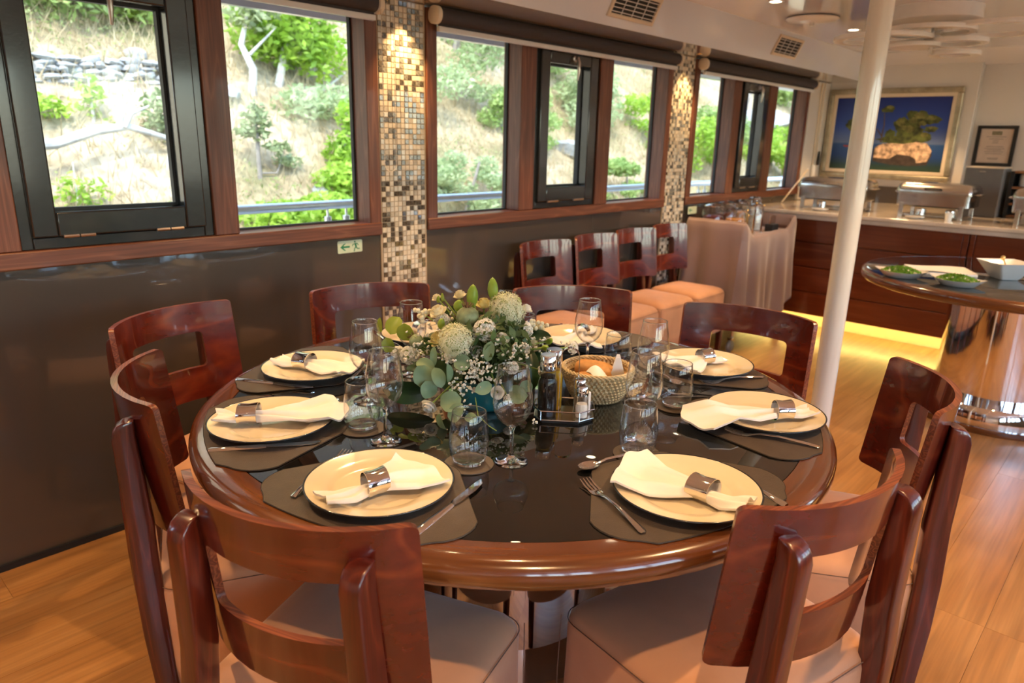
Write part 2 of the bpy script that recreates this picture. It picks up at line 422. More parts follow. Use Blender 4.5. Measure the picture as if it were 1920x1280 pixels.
for n, (a, lab) in enumerate(zip(WIN, WLAB)): make_window(n + 1, *a, lab)
make_window(4, -2.22, -0.42, -1.55, -1.05, -1.66, -0.94, 'mahogany framed window behind the camera position')

# mosaic columns: dark glass and cream stone tiles
TP = 0.0222
tile_mats = [mat('tile_cream', (0.66, 0.58, 0.46), 0.3, noise=0.12, nscale=40), mat('tile_beige', (0.48, 0.42, 0.33), 0.25, noise=0.15, nscale=50),
             mat('tile_pearl', (0.60, 0.58, 0.52), 0.12, coat=0.6, noise=0.1, nscale=60), mat('tile_dark_glass', (0.085, 0.072, 0.055), 0.06, coat=1.0, noise=0.8, nscale=90),
             mat('tile_smoke_glass', (0.19, 0.185, 0.165), 0.06, coat=1.0, noise=0.7, nscale=90)]
grout = mat('grout', (0.40, 0.30, 0.20), 0.85, noise=0.08, nscale=50)
tile_me = []
for k, mt in enumerate(tile_mats):
    h = TP / 2 - 0.0014
    tile_me.append(MB().loops([[(x, y, z) for (y, z) in rrect(s, s, 0.001, 1)] for x, s in ((0, h), (0.0028, h), (0.0036, h - 0.0008))], True, False, True).mesh('mosaic_tile', mt, 0))
trnd = random.Random(21)
def pick_tile():
    q = trnd.random()
    return 0 if q < 0.32 else 1 if q < 0.48 else 2 if q < 0.62 else 3 if q < 0.83 else 4
def mosaic(n, y0, y1, label, singles):
    c = struct(MB().box(WX, WX + 0.006, y0 + 0.001, y1 - 0.001, 0.0, 1.933).build('wall_pier_%d' % n, grout, smooth=0), label)
    nc = int((y1 - y0) / TP); off = (y1 - y0 - nc * TP) / 2
    rest = MB(); cnt = 0
    nr = int(1.93 / TP)
    for j in range(nr):
        z = 1.931 - TP * (j + 0.5)
        for i in range(nc):
            y = y0 + off + TP * (i + 0.5); k = pick_tile()
            if cnt < singles and j >= 1:
                place('tile', tile_me[k], c, (WX + 0.006, y, z)); cnt += 1
            else:
                o = len(rest.v); me = tile_me[k]
                rest.add([(v.co.x + WX + 0.006, v.co.y + y, v.co.z + z) for v in me.vertices], [tuple(p.vertices) for p in me.polygons], k)
    tag(rest.build('tile_field', tile_mats, c, smooth=0), kind='stuff')
mosaic(1, 1.91, 2.175, 'column of small cream and dark glass mosaic tiles beside the nearest window', 300)
mosaic(2, 4.24, 4.52, 'column of small cream and dark glass mosaic tiles beside the farthest window', 0)

# soffit and bulkhead above the windows
sof = MB().box(WX, -2.25, YB, YE, 1.935, 1.945)
struct(sof.build('trim_2', M['soffit'], smooth=0), 'glossy cream soffit strip above the roller blinds')
bk = MB().loops([[(WX, y, 1.945), (-2.25, y, 1.935), (-2.16, y, ZC), (WX, y, ZC)] for y in (YB, YE)])
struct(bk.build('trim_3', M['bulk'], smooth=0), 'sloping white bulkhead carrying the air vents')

def vent(y0, y1, z0, z1, label):
    r = empty('air_vent', (-2.25, (y0 + y1) / 2, 1.935)); tag(r, label, 'vent', 'air vents in the bulkhead')
    d = Vector((0.09, 0, 0.185)).normalized(); n = Vector((0.185, 0, -0.09)).normalized(); e = Vector((0, 1, 0))
    s0, s1 = (z0 - 1.935) / d.z, (z1 - 1.935) / d.z; hy = (y1 - y0) / 2; sm, sh = (s0 + s1) / 2, (s1 - s0) / 2
    P = lambda y, s, h: e * y + d * s + n * h
    b = MB(); b.obox(P(0, sm, 0.002), e * hy * 0.9, d * sh * 0.9, n * 0.0015); b.build('backing', M['dark'], r, smooth=0)
    fr = MB(); t = 0.018
    for yy in (-hy + t / 2, hy - t / 2): fr.obox(P(yy, sm, 0.006), e * t / 2, d * sh, n * 0.006)
    for ss in (s0 + t / 2, s1 - t / 2): fr.obox(P(0, ss, 0.006), e * (hy - t), d * t / 2, n * 0.006)
    fr.build('frame', M['cream'], r, smooth=0, bevel=0.002)
    for k in range(5): MB().obox(P(0, s0 + t + (s1 - s0 - 2 * t) * (k + 0.5) / 5, 0.007), e * (hy - t), d * 0.0018, n * 0.004).build('slat', M['alu'], r, smooth=0)
    for k in range(3): MB().obox(P(-hy + t + (2 * hy - 2 * t) * (k + 1) / 4, sm, 0.0045), e * 0.002, d * (sh - t), n * 0.0025).build('divider_bar', M['alu'], r, smooth=0)
vent(3.04, 3.44, 1.975, 2.095, 'rectangular slatted air vent in the bulkhead above the middle window')
vent(4.91, 5.30, 1.975, 2.095, 'rectangular slatted air vent in the bulkhead nearest the buffet')

# roller blinds
def blind(y0, y1, label, chain_y, group='roller blinds over the windows'):
    bx, bz = -2.512, 1.893
    r = empty('roller_blind', (bx, (y0 + y1) / 2, bz)); tag(r, label, 'blind', group)
    h = (y1 - y0) / 2
    MB().tube([(0, -h + 0.03, 0), (0, h - 0.03, 0)], 0.033, 20).build('roller', M['blind'], r)
    MB().box(-0.004, 0.004, -h + 0.035, h - 0.035, -0.045, -0.02).build('fabric', M['blind'], r, smooth=0)
    MB().box(-0.010, 0.010, -h + 0.03, h - 0.03, -0.064, -0.043).build('hem_bar', M['alu'], r, smooth=0, bevel=0.003)
    for yy in (-h, h - 0.03):
        prof = rrect(0.037, 0.037, 0.034, 6)
        MB().loops([[(x, yy + k, z) for x, z in rrect(0.037 * s, 0.037 * s, 0.034 * s, 6)] for k, s in ((0, 0.8), (0.005, 1), (0.025, 1), (0.03, 0.85))]).build('end_cap', M['cream'], r)
    if chain_y is not None:
        cy = chain_y - (y0 + y1) / 2
        pts = []
        L = 0.62
        for k in range(24): pts.append((0.03, cy, -L * k / 24))
        for k in range(9): a = PI * k / 8; pts.append((0.03, cy + 0.03 - 0.03 * math.cos(a), -L - 0.03 * math.sin(a)))
        for k in range(24): pts.append((0.03, cy + 0.06 - 0.035 * (1 - k / 24.0) * 0, -L + L * k / 24))
        ch = MB().tube(pts, 0.0014, 5)
        for k in range(0, len(pts)):
            for s in (0, 0.5):
                a = Vector(pts[k]); b = Vector(pts[min(k + 1, len(pts) - 1)]); q = a.lerp(b, s); ch.ball(q, 0.0028, 6, 4)
        ch.build('bead_chain', M['cream'], r)
blind(-0.14, 1.905, 'charcoal roller blind above the nearest window with bead chain', 1.885)
blind(2.18, 4.235, 'charcoal roller blind with cream cap above the middle window', 4.205)
blind(4.53, 6.50, 'charcoal roller blind above the farthest window', None)

# exit sign below the nearest window
s = empty('exit_sign', (WX + 0.001, 1.751, 0.931)); tag(s, 'small pale exit sign with green arrow and running figure on taupe wall', 'sign')
yz = lambda x0: (lambda a, b, c: (x0 + c, a, b))
MB().prism(rrect(0.062, 0.026, 0.006, 4), 0, 0.002, fn=yz(0)).build('plate', M['signplate'], s, smooth=0)
ar = [(-0.050, 0.0), (-0.030, 0.015), (-0.022, 0.015), (-0.035, 0.004), (-0.002, 0.004), (-0.002, -0.004), (-0.035, -0.004), (-0.022, -0.015), (-0.030, -0.015)]
MB().prism(list(reversed(ar)), 0, 0.0006, fn=yz(0.002)).build('arrow', M['signgreen'], s, smooth=0)
fg = MB()
def limb(pts, w):
    for (a, b) in zip(pts[:-1], pts[1:]):
        d = Vector((b[0] - a[0], b[1] - a[1])); n = Vector((-d.y, d.x)).normalized() * w
        fg.prism([(a[0] + n.x, a[1] + n.y), (a[0] - n.x, a[1] - n.y), (b[0] - n.x, b[1] - n.y), (b[0] + n.x, b[1] + n.y)], 0, 0.0006, fn=yz(0.002))
limb([(0.026, 0.012), (0.030, -0.003)], 0.0042)
limb([(0.026, 0.011), (0.014, 0.008), (0.011, 0.001)], 0.0018); limb([(0.026, 0.011), (0.036, 0.011), (0.042, 0.003)], 0.0018)
limb([(0.030, -0.003), (0.022, -0.010), (0.020, -0.022)], 0.0023); limb([(0.030, -0.003), (0.036, -0.011), (0.048, -0.012)], 0.0023)
fg.prism([(0.024 + 0.0042 * math.cos(a * PI / 5), 0.019 + 0.0042 * math.sin(a * PI / 5)) for a in range(10)], 0, 0.0006, fn=yz(0.002))
fg.build('running_figure', M['signgreen'], s, smooth=0)

# end wall with the recessed right part and the taupe splash band
we = MB().box(WX - 0.1, XR + 0.1, YE + 0.10, YE + 0.2, -0.05, ZC + 0.05)
wall_back = struct(we.build('wall_back', M['wallwhite'], smooth=0), 'white end wall behind the buffet')
struct(MB().box(WX, -1.385, YE, YE + 0.10, 0.9, 2.08).build('wall_back_panel', M['wallwhite'], smooth=0, bevel=0.006), 'white wall panel carrying the framed island picture')
struct(MB().box(WX, -1.385, YE - 0.012, YE, 0.9, 1.06).box(-1.385, XR, YE + 0.088, YE + 0.1, 0.9, 1.06).build('trim_4', M['taupe'], smooth=0), 'taupe splash band above the buffet worktop')

# opposite wall with its windows, and the wall behind the camera
WR = [(-2.2, -0.4), (-0.1, 1.9), (2.2, 4.2), (4.5, 6.5)]
wr = MB().box(XR, XR + 0.12, YB, YE + 0.1, -0.05, 0.85).box(XR, XR + 0.12, YB, YE + 0.1, 1.98, ZC + 0.05)
ys = [YB] + [q for a in WR for q in a] + [YE + 0.1]
for k in range(0, len(ys), 2): wr.box(XR, XR + 0.12, ys[k], ys[k + 1], 0.85, 1.98)
struct(wr.build('wall_right', M['taupe'], smooth=0), 'opposite taupe wall with its own row of windows')
for k, (a, b) in enumerate(WR):
    w = struct(empty('window_%d' % (5 + k)), 'mahogany framed window in the opposite wall, %s counted from behind the camera' % ('first', 'second', 'third', 'fourth')[k])
    fr = ring_boxes(MB(), XR - 0.02, XR + 0.1, a, b, 0.85, 1.98, 0.06)
    for q in (0.34, 0.66): fr.box(XR - 0.02, XR + 0.1, a + (b - a) * q - 0.05, a + (b - a) * q + 0.05, 0.91, 1.92)
    fr.build('frame', M['frame'], w, smooth=0)
    MB().box(XR + 0.07, XR + 0.076, a + 0.06, b - 0.06, 0.91, 1.92).build('pane', M['pane'], w, smooth=0)
struct(MB().box(WX - 0.1, XR + 0.1, YB - 0.1, YB, -0.05, ZC + 0.05).build('wall_front', M['wallwhite'], smooth=0), 'plain white wall behind the camera')

# recessed downlights
def downlight(x, y, label, watts=DOWNLIGHT_W, spot=92, z=ZC):
    r = empty('downlight', (x, y, z)); tag(r, label, 'light', 'recessed ceiling downlights')
    MB().lathe([(0.030, -0.001), (0.043, -0.003), (0.045, 0.0), (0.030, 0.0)], 20).build('trim_ring', M['alu'], r)
    MB().lathe([(0, -0.0012), (0.030, -0.0012), (0.030, 0.0), (0, 0.0)], 20).build('lens', M['lamp'], r)
    ld = bpy.data.lights.new('downlight_beam', 'SPOT'); ld.energy = watts; ld.color = WARM; ld.spot_size = math.radians(spot); ld.spot_blend = 0.4; ld.shadow_soft_size = 0.025
    lo = bpy.data.objects.new('downlight_beam', ld); COL.objects.link(lo); lo.parent = r; lo.location = (0, 0, -0.012)
    return r
SEEN = {(0, 5): 'round downlight in the ceiling above the wall chairs', (0, 6): 'round downlight in the ceiling seen beside the white pole', (0, 7): 'round downlight in the ceiling just before the end wall cove'}
for i, x in enumerate((-1.80, -0.08, 1.70)):
    for j, y in enumerate((-2.0, -0.84, 0.36, 1.56, 2.76, 3.96, 5.17, 6.38)):
        lab = SEEN.get((i, j), 'round recessed downlight outside the view, row %s, place %s' % ('ABC'[i], 'one two three four five six seven eight'.split()[j]))
        downlight(x, y, lab)
downlight(-1.08, 1.22, 'unseen round downlight added above the dining table to brighten it', 17, 66)  # added unseen lamp, brightens the plates, napkins and flowers
for k, (y, lab) in enumerate(((2.04, 'small spotlight in the soffit over the near mosaic column'), (4.38, 'small spotlight in the soffit over the far mosaic column'))):
    r = empty('column_spotlight', (-2.46, y, 1.935)); tag(r, lab, 'light', 'soffit spotlights over the mosaic columns')
    MB().lathe([(0.012, -0.006), (0.019, -0.004), (0.021, 0.0), (0.012, 0.0)], 16).build('trim_ring', M['gold'], r)
    MB().lathe([(0, -0.003), (0.012, -0.003), (0.012, 0.0), (0, 0.0)], 16).build('lens', M['lamp'], r)
    ld = bpy.data.lights.new('spotlight_beam', 'SPOT'); ld.energy = 42; ld.color = (1.0, 0.62, 0.26); ld.spot_size = math.radians(70); ld.spot_blend = 0.8; ld.shadow_soft_size = 0.01
    lo = bpy.data.objects.new('spotlight_beam', ld); COL.objects.link(lo); lo.parent = r; lo.location = (0, 0, -0.01); lo.rotation_euler = (0, math.radians(10), 0)

# white support pole
p = MB().lathe([(0, 0), (0.055, 0), (0.055, 0.012), (0.041, 0.016), (0.041, ZC - 0.016), (0.055, ZC - 0.012), (0.055, ZC), (0, ZC)], 28).build('support_pole', M['pole'], loc=(-0.905, 2.84, 0))
tag(p, 'round cream enamelled steel pole from floor to ceiling', 'pole')
# ------------------------------------------------------------------ outside: deck, railing, hillside
def terr(x): return -0.8 + 0.8 * (-x - 5.0)
def hz(x, y):
    z = terr(x) if x < -5 else -0.8
    return z + 0.16 * math.sin(x * 1.7 + y * 0.6) * math.sin(y * 1.1 - 0.4 * x) + 0.07 * math.sin(4.1 * x + 2.3 * y) * math.cos(3.3 * y)
struct(MB().box(-3.62, WX - 0.12, YB, 9.5, -0.12, -0.06).build('deck_floor', M['alu'], smooth=0), 'pale side deck outside the windows')
struct(MB().box(-3.46, WX - 0.12, YB, 9.5, 2.02, 2.10).box(-3.50, -3.46, YB, 9.5, 1.965, 2.10).build('deck_overhang', M['white'], smooth=0), 'white deck overhang above the windows')
struct(MB().box(XR + 0.12, 2.62, YB, 9.5, 2.02, 2.10).build('added_overhang_right', M['white'], smooth=0), 'unseen white overhang added on the opposite side, cut short for sun')  # unseen, added to block sun, then shortened so sun reaches the deck
struct(MB().box(WX - 0.12, XR + 0.12, YB - 0.1, YE + 0.3, ZC + 0.06, ZC + 0.12).build('roof', M['white'], smooth=0), 'flat deck roof over the saloon')
struct(MB().box(XR + 0.12, 6.0, YB - 3, 9.5, -0.12, -0.06).build('added_bounce_deck', M['white'], smooth=0), 'unseen white deck added to bounce sunlight through the opposite windows')  # unseen reflector deck, added to throw sunlight up onto the ceiling
railm = mat('satin_steel', (0.86, 0.86, 0.85), 0.38, 0.6, noise=0.03)
rl = empty('deck_railing', (-3.42, 3.0, 0)); tag(rl, 'polished steel deck railing outside the windows', 'railing')
MB().tube([(0, -5.5, 1.018), (0, 6.4, 1.018)], 0.024, 12).build('top_rail', railm, rl)
MB().tube([(0, -5.5, 0.55), (0, 6.4, 0.55)], 0.010, 8).build('lower_rail', M['chrome'], rl)
post = MB().tube([(0, 0, -0.06), (0, 0, 0.955)], 0.019, 10).tube([(0, 0, 0.955), (0, 0, 1.0)], 0.007, 8).mesh('post', railm)
for y in (-5.0, -2.9, -0.80, -0.68, 1.45, 1.57, 3.3, 3.42, 5.2): place('post', post, rl, (0, y, 0))

gm, t, pb = nodes('dry_hillside')
tc = N(t, 'ShaderNodeTexCoord')
n1 = N(t, 'ShaderNodeTexNoise', Scale=0.9, Detail=6.0); t.links.new(tc.outputs['Object'], n1.inputs['Vector'])
n2 = N(t, 'ShaderNodeTexNoise', Scale=9.0, Detail=6.0); t.links.new(tc.outputs['Object'], n2.inputs['Vector'])
r1 = ramp(t, [(0.30, (0.17, 0.17, 0.07)), (0.46, (0.33, 0.25, 0.14)), (0.62, (0.42, 0.34, 0.22)), (0.75, (0.31, 0.29, 0.25))], n1.outputs[0])
r2 = ramp(t, [(0.25, (0.45, 0.42, 0.36)), (0.6, (1, 1, 1))], n2.outputs[0])
mx = N(t, 'ShaderNodeMix', data_type='RGBA', blend_type='MULTIPLY'); mx.inputs[0].default_value = 1.0
t.links.new(r1.outputs[0], mx.inputs[6]); t.links.new(r2.outputs[0], mx.inputs[7]); t.links.new(mx.outputs[2], pb.inputs['Base Color']); pb.inputs['Roughness'].default_value = 0.95
hill = MB().grid(lambda u, v: (-4.8 - 40 * u, -12 + 90 * v, hz(-4.8 - 40 * u, -12 + 90 * v)), 110, 180).build('hillside', gm, smooth=180)
struct(hill, 'steep dry grass hillside seen through the windows')

straw = leaf_mat('straw', (0.36, 0.27, 0.14), (0.48, 0.39, 0.24), 0.3, 0.8, 1.5)
gb = MB(); gr = random.Random(3)
for k in range(30000):
    x = -5.6 - gr.random() ** 1.3 * 7; y = -0.5 + gr.random() * 17
    z = hz(x, y); h = gr.uniform(0.10, 0.32); a = gr.random() * 6.28; w = 0.007; dx, dy = math.cos(a) * w, math.sin(a) * w; lx, ly = gr.gauss(0, 0.10), gr.gauss(0, 0.10)
    gb.add([(x - dx, y - dy, z - 0.02), (x + dx, y + dy, z - 0.02), (x + lx, y + ly, z + h)], [(0, 1, 2)])
tag(gb.build('dry_grass', straw, smooth=0), 'straw coloured dry grass covering the slope outside', 'grass', kind='stuff')

gcm = leaf_mat('ground_cover_leaves', (0.22, 0.27, 0.08), (0.40, 0.42, 0.18), 0.4)
gc = MB(); gr = random.Random(9)
patch = [(-5.8 - gr.random() * 6, gr.random() * 16, gr.uniform(0.15, 0.6)) for _ in range(70)]
for k in range(14000):
    cx_, cy_, pr2 = patch[gr.randrange(70)]; x = cx_ + gr.gauss(0, pr2); y = cy_ + gr.gauss(0, pr2)
    c = Vector((x, y, hz(x, y) + abs(gr.gauss(0.05, 0.08)))); a = Vector((gr.gauss(0, 1), gr.gauss(0, 1), gr.gauss(0, 1))).normalized() * gr.uniform(0.015, 0.035); e = a.cross(Vector((gr.gauss(0, 1), gr.gauss(0, 1), gr.gauss(0, 1)))).normalized() * 0.012
    gc.add([c - a, c + e, c + a, c - e], [(0, 1, 2, 3)])
tag(gc.build('ground_cover', gcm, smooth=0), 'low green ground cover in patches on the slope', 'ground cover', kind='stuff')
L1 = leaf_mat('bright_leaves', (0.22, 0.38, 0.03), (0.42, 0.58, 0.08), 0.5)
L2 = leaf_mat('mid_leaves', (0.20, 0.31, 0.07), (0.38, 0.48, 0.16), 0.45)
L3 = leaf_mat('olive_leaves', (0.20, 0.25, 0.10), (0.36, 0.40, 0.20), 0.4)
L4 = leaf_mat('pale_leaves', (0.32, 0.40, 0.18), (0.46, 0.52, 0.28), 0.5)
bark = mat('pale_bark', (0.50, 0.46, 0.40), 0.9, noise=0.3, nscale=8)
darkbark = mat('grey_bark', (0.20, 0.17, 0.14), 0.9, noise=0.3, nscale=8)
silver = mat('weathered_driftwood', (0.40, 0.37, 0.33), 0.85, noise=0.4, nscale=6)
def foliage(blobs, n, size, seed):
    r = random.Random(seed); mb = MB(); tot = sum(b[3] * b[4] * b[5] for b in blobs)
    for b in blobs:
        for k in range(int(n * b[3] * b[4] * b[5] / tot)):
            d = Vector((r.gauss(0, 1), r.gauss(0, 1), r.gauss(0, 1))).normalized() * (r.random() ** 0.45)
            c = Vector((b[0] + d.x * b[3], b[1] + d.y * b[4], b[2] + d.z * b[5]))
            a = Vector((r.gauss(0, 1), r.gauss(0, 1), r.gauss(0, 0.6))).normalized()
            e = a.cross(Vector((r.gauss(0, 1), r.gauss(0, 1), r.gauss(0, 1)))).normalized()
            s = size * r.uniform(0.6, 1.3)
            mb.add([c - a * s, c + e * s * 0.42 + a * s * 0.1, c + a * s, c - e * s * 0.42 + a * s * 0.1], [(0, 1, 2, 3)])
    return mb
def tree(name, label, x, y, blobs, n, size, lm, seed, trunk=None, bk=None, cat='tree', group='shrubs and trees on the hillside'):
    z = hz(x, y); r = empty(name, (x, y, z)); tag(r, label, cat, group)
    foliage(blobs, n, size, seed).build('foliage', lm, r, smooth=0)
    if trunk:
        t_ = MB()
        for pts, rad in trunk: t_.tube(pts, rad, 7)
        t_.build('trunk', bk or bark, r)
    return r
# (x, y) stand on the slope; blob = centre offset and radii
tree('green_tree', 'large bright green tree behind the right pane of the nearest window', -8.4, 5.0, [(0, 0.0, 0.62, 0.5, 0.55, 0.45), (0, -0.4, 0.65, 0.4, 0.4, 0.4), (0.1, 0.35, 0.40, 0.35, 0.35, 0.35), (0, 0.1, 1.05, 0.5, 0.6, 0.35)], 4200, 0.06, L1, 1, [([(0, -0.3, -0.4), (0.05, -0.2, 0.1), (0, 0, 0.8)], [0.06, 0.05, 0.02]), ([(0.05, 0.3, -0.1), (0.1, 0.7, 0.2)], [0.02, 0.012])])
tree('dead_tree_trunk', 'pale bare trunk left of the large bright green tree', -8.1, 4.27, [(0, 0.1, 0.85, 0.3, 0.3, 0.2)], 250, 0.06, L3, 2, [([(0, 0, -0.2), (0.03, 0.03, 0.25), (-0.05, -0.05, 0.5), (0, 0.05, 0.9)], [0.05, 0.045, 0.035, 0.015]), ([(0, 0.02, 0.4), (0.1, 0.3, 0.7)], [0.02, 0.008])], silver)
tree('young_pine', 'thin dark young pine standing in front of the dry slope', -7.15, 3.80, [(0, 0, 0.60, 0.14, 0.15, 0.22), (0.05, 0.2, 0.35, 0.12, 0.18, 0.06), (0, -0.15, 0.50, 0.12, 0.14, 0.06), (0, 0.35, 0.22, 0.12, 0.2, 0.08)], 520, 0.045, L3, 3, [([(0, 0, -0.2), (0, 0, 0.5), (0, 0, 0.82)], [0.028, 0.02, 0.006]), ([(0, 0, 0.08), (0, 0.2, 0.08), (0, 0.3, 0.3)], [0.013, 0.01, 0.006])], darkbark)
tree('leafy_bush', 'low bright bush under the railing in the nearest window', -6.6, 3.70, [(0, 0, 0.08, 0.35, 0.45, 0.2), (0, 0.55, 0.12, 0.35, 0.4, 0.22)], 2600, 0.05, L1, 4, cat='bush')
tree('leafy_bush', 'tall yellow green bush at the right edge of the nearest window', -7.16, 4.98, [(0, 0, 0.30, 0.3, 0.34, 0.34), (0, 0.05, 0.75, 0.22, 0.25, 0.22), (0.2, -0.3, 0.05, 0.3, 0.35, 0.2)], 2300, 0.05, L1, 5, cat='bush')
tree('pale_shrub', 'pale sage shrub behind the young pine', -7.75, 4.75, [(0, 0, 0.15, 0.35, 0.4, 0.22), (0, 0.4, 0.2, 0.3, 0.4, 0.22)], 800, 0.05, L4, 6, cat='bush')
tree('sprig_shrub', 'small yellow green shrub before the stone wall', -7.85, 2.5, [(0, 0, 0.22, 0.10, 0.14, 0.2), (0, 0.2, -0.02, 0.12, 0.14, 0.1), (0, -0.4, 0.12, 0.15, 0.3, 0.12)], 380, 0.045, L1, 7, [([(0, 0, -0.2), (0, 0, 0.4)], [0.02, 0.008])], cat='bush')
tree('sprig_shrub', 'thin green sprigs low in the black casement of the nearest window', -7.0, 2.02, [(0, 0, 0.12, 0.15, 0.3, 0.2)], 200, 0.04, L1, 8, [([(0, 0, -0.2), (0, 0, 0.4)], [0.01, 0.005])], cat='bush')
tree('thorn_bush', 'grey brown thorny bush right of the fallen log', -7.65, 3.05, [(0, 0, 0.2, 0.18, 0.2, 0.3)], 500, 0.04, L3, 9, [([(0, 0, -0.2), (0, 0.1, 0.6)], [0.012, 0.005])], darkbark, cat='bush')
tree('hill_tree', 'dull green tree above the stone wall', -9.35, 2.75, [(0, 0, 0.3, 0.6, 0.7, 0.45), (0, 0.9, 0.2, 0.5, 0.6, 0.4), (0, -0.8, 0.6, 0.5, 0.5, 0.4)], 3000, 0.07, L2, 10)
tree('hill_tree', 'bright tree top over the right end of the stone wall', -9.5, 3.75, [(0, 0, 0.2, 0.5, 0.5, 0.35)], 1500, 0.07, L1, 11)
tree('hill_tree', 'grey green tree in the upper left of the nearest window', -9.2, 1.9, [(0, 0, 0.6, 0.6, 0.6, 0.5)], 1500, 0.06, L3, 12)
spec = [(-8.4, 7.3, 1.3, L4, 'tall pale green tree filling the left pane of the middle window', 0.075), (-9.4, 8.6, 1.5, L2, 'green tree top behind the left pane of the middle window', 0.08), (-6.6, 6.15, 0.7, L4, 'green bush low in the left pane of the middle window', 0.055),
        (-7.6, 8.35, 0.8, L2, 'small bush leaning right in the middle window', 0.06), (-9.6, 11.0, 1.5, L2, 'tree seen through the middle window casement top', 0.08), (-8.0, 11.2, 1.3, L4, 'pale tree in the right pane of the middle window', 0.08),
        (-7.4, 12.6, 1.2, L1, 'bright bush in the right pane of the middle window', 0.08), (-10.2, 13.0, 1.8, L2, 'leafy tree at the upper right of the middle window', 0.09), (-7.2, 14.2, 1.2, L2, 'green bush in the left pane of the farthest window', 0.08),
        (-7.0, 16.2, 1.1, L1, 'green bush below the casement of the farthest window', 0.08), (-9.2, 20.5, 1.8, L2, 'tree at the top right of the farthest window', 0.10), (-7.4, 19.0, 1.2, L4, 'pale bush in the right pane of the farthest window', 0.09),
        (-10.0, 16.5, 1.8, L4, 'pale tree behind the casement of the farthest window', 0.10), (-6.4, 9.6, 0.6, L2, 'low bush beneath the middle window railing', 0.06), (-12.0, 8.2, 2.0, L2, 'dark green tree high on the slope', 0.10), (-12.0, 5.2, 1.6, L4, 'pale tree high on the slope behind the large green one', 0.09), (-12.5, 11.5, 2.2, L4, 'broad pale tree high on the slope', 0.10), (-13, 16, 2.6, L2, 'broad green tree far up the slope', 0.12), (-13, 23, 3, L2, 'wide tree mass far along the slope', 0.14), (-9, 26, 2.4, L4, 'pale tree mass at the far end of the slope', 0.14)]
for k, (x, y, s_, lm, lab, ls) in enumerate(spec):
    q = random.Random(50 + k); ls *= 0.62
    bl = [(q.uniform(-0.5, 0.5) * s_, q.uniform(-0.75, 0.75) * s_, q.uniform(0.0, 0.95) * s_, s_ * q.uniform(0.16, 0.36), s_ * q.uniform(0.2, 0.42), s_ * q.uniform(0.10, 0.26)) for _ in range(11)]
    tree('hillside_tree' if s_ > 1 else 'hillside_bush', lab, x, y, bl, int(2600 + 1500 * s_), ls, lm, 80 + k, [([(0, 0, -0.3), (q.uniform(-.2, .2), q.uniform(-.3, .3), s_ * 0.9)], [0.05 * s_, 0.015])], darkbark, 'tree' if s_ > 1 else 'bush')
bt = empty('bare_tree', (-6.6, 13.2, hz(-6.6, 13.2))); tag(bt, 'leaning dark bare trunk in the left pane of the farthest window', 'tree')
MB().tube([(0, -0.6, -0.2), (0, 0.2, 1.0), (-0.1, 1.0, 2.4), (0, 1.4, 3.4)], [0.09, 0.08, 0.06, 0.03], 8).tube([(0, 0.2, 1.0), (-0.1, -0.5, 2.4)], [0.05, 0.02], 6).build('trunk', darkbark, bt)

# fallen bleached log with its branches
lg = empty('fallen_log', (-7.35, 2.45, hz(-7.35, 2.45) + 0.30)); tag(lg, 'bleached fallen tree lying across the dry slope', 'log')
MB().tube([(0.05, -0.75, -0.05), (0.05, -0.45, -0.02), (0, -0.1, 0.10), (-0.05, 0.2, 0.14), (-0.1, 0.6, 0.03), (-0.12, 0.85, 0.12), (-0.15, 1.0, 0.16)], [0.05, 0.045, 0.048, 0.034, 0.026, 0.02, 0.014], 9).build('trunk', silver, lg)
MB().tube([(-0.02, 0.15, 0.14), (0, 0.22, 0.26), (0, 0.38, 0.33)], [0.035, 0.022, 0.008], 7).tube([(-0.02, 0.12, 0.13), (-0.02, 0.15, 0.5)], [0.03, 0.012], 7).build('branch', silver, lg)
MB().tube([(-0.1, 0.62, 0.04), (0.05, 0.5, -0.12), (0.1, 0.45, -0.25)], [0.02, 0.015, 0.006], 6).tube([(-0.1, 0.75, 0.06), (0.0, 0.78, -0.1)], [0.016, 0.006], 6).build('branch', silver, lg)
MB().ball((0.05, -0.85, 0.02), 0.10, 9, 6).build('root_stump', silver, lg)

# dry stone terrace wall: separate stones
sw = empty('terrace_wall', (-8.2, 2.62, 1.40)); tag(sw, 'dry stone terrace wall of stacked grey stones on the hillside', 'stone wall')
stm = mat('grey_limestone', (0.27, 0.265, 0.25), 0.9, noise=0.3, nscale=5)
stone_me = []
for k in range(6):
    q = random.Random(k); b = MB().ball((0, 0, 0), 1, 7, 4)
    b.v = [(x * (1 + q.uniform(-.3, .25)), y * (1 + q.uniform(-.3, .25)), z * (1 + q.uniform(-.3, .25))) for x, y, z in b.v]
    stone_me.append(b.mesh('stone', stm, 20))
q = random.Random(5)
for j in range(11):
    y = -1.1 + q.uniform(-.05, .05)
    while y < 1.25:
        w = q.uniform(0.045, 0.12)
        place('stone', stone_me[q.randrange(6)], sw, (-0.02 * j + q.uniform(-.03, .03), y + w, 0.04 + 0.062 * j + q.uniform(-.015, .015)), (q.uniform(-.25, .25), 0, q.uniform(-.3, .3)), (0.10, w * 1.08, 0.042 * q.uniform(0.75, 1.25)))
        y += 2 * w
rk = [(-7.3, 3.45, 0.10, 'pale boulder at the left of the young pine'), (-7.95, 3.95, 0.13, 'flat blue grey rock slab below the pale trunk'), (-8.75, 3.3, 0.12, 'large pale rock above the stone wall'), (-7.0, 4.45, 0.12, 'pale rock beneath the yellow green bush'), (-7.8, 16.0, 0.5, 'pale rock seen in the farthest window casement'), (-8.2, 17.5, 0.6, 'pale rock ledge in the farthest window right pane'), (-7.6, 9.6, 0.3, 'pale rock in the middle window casement')]
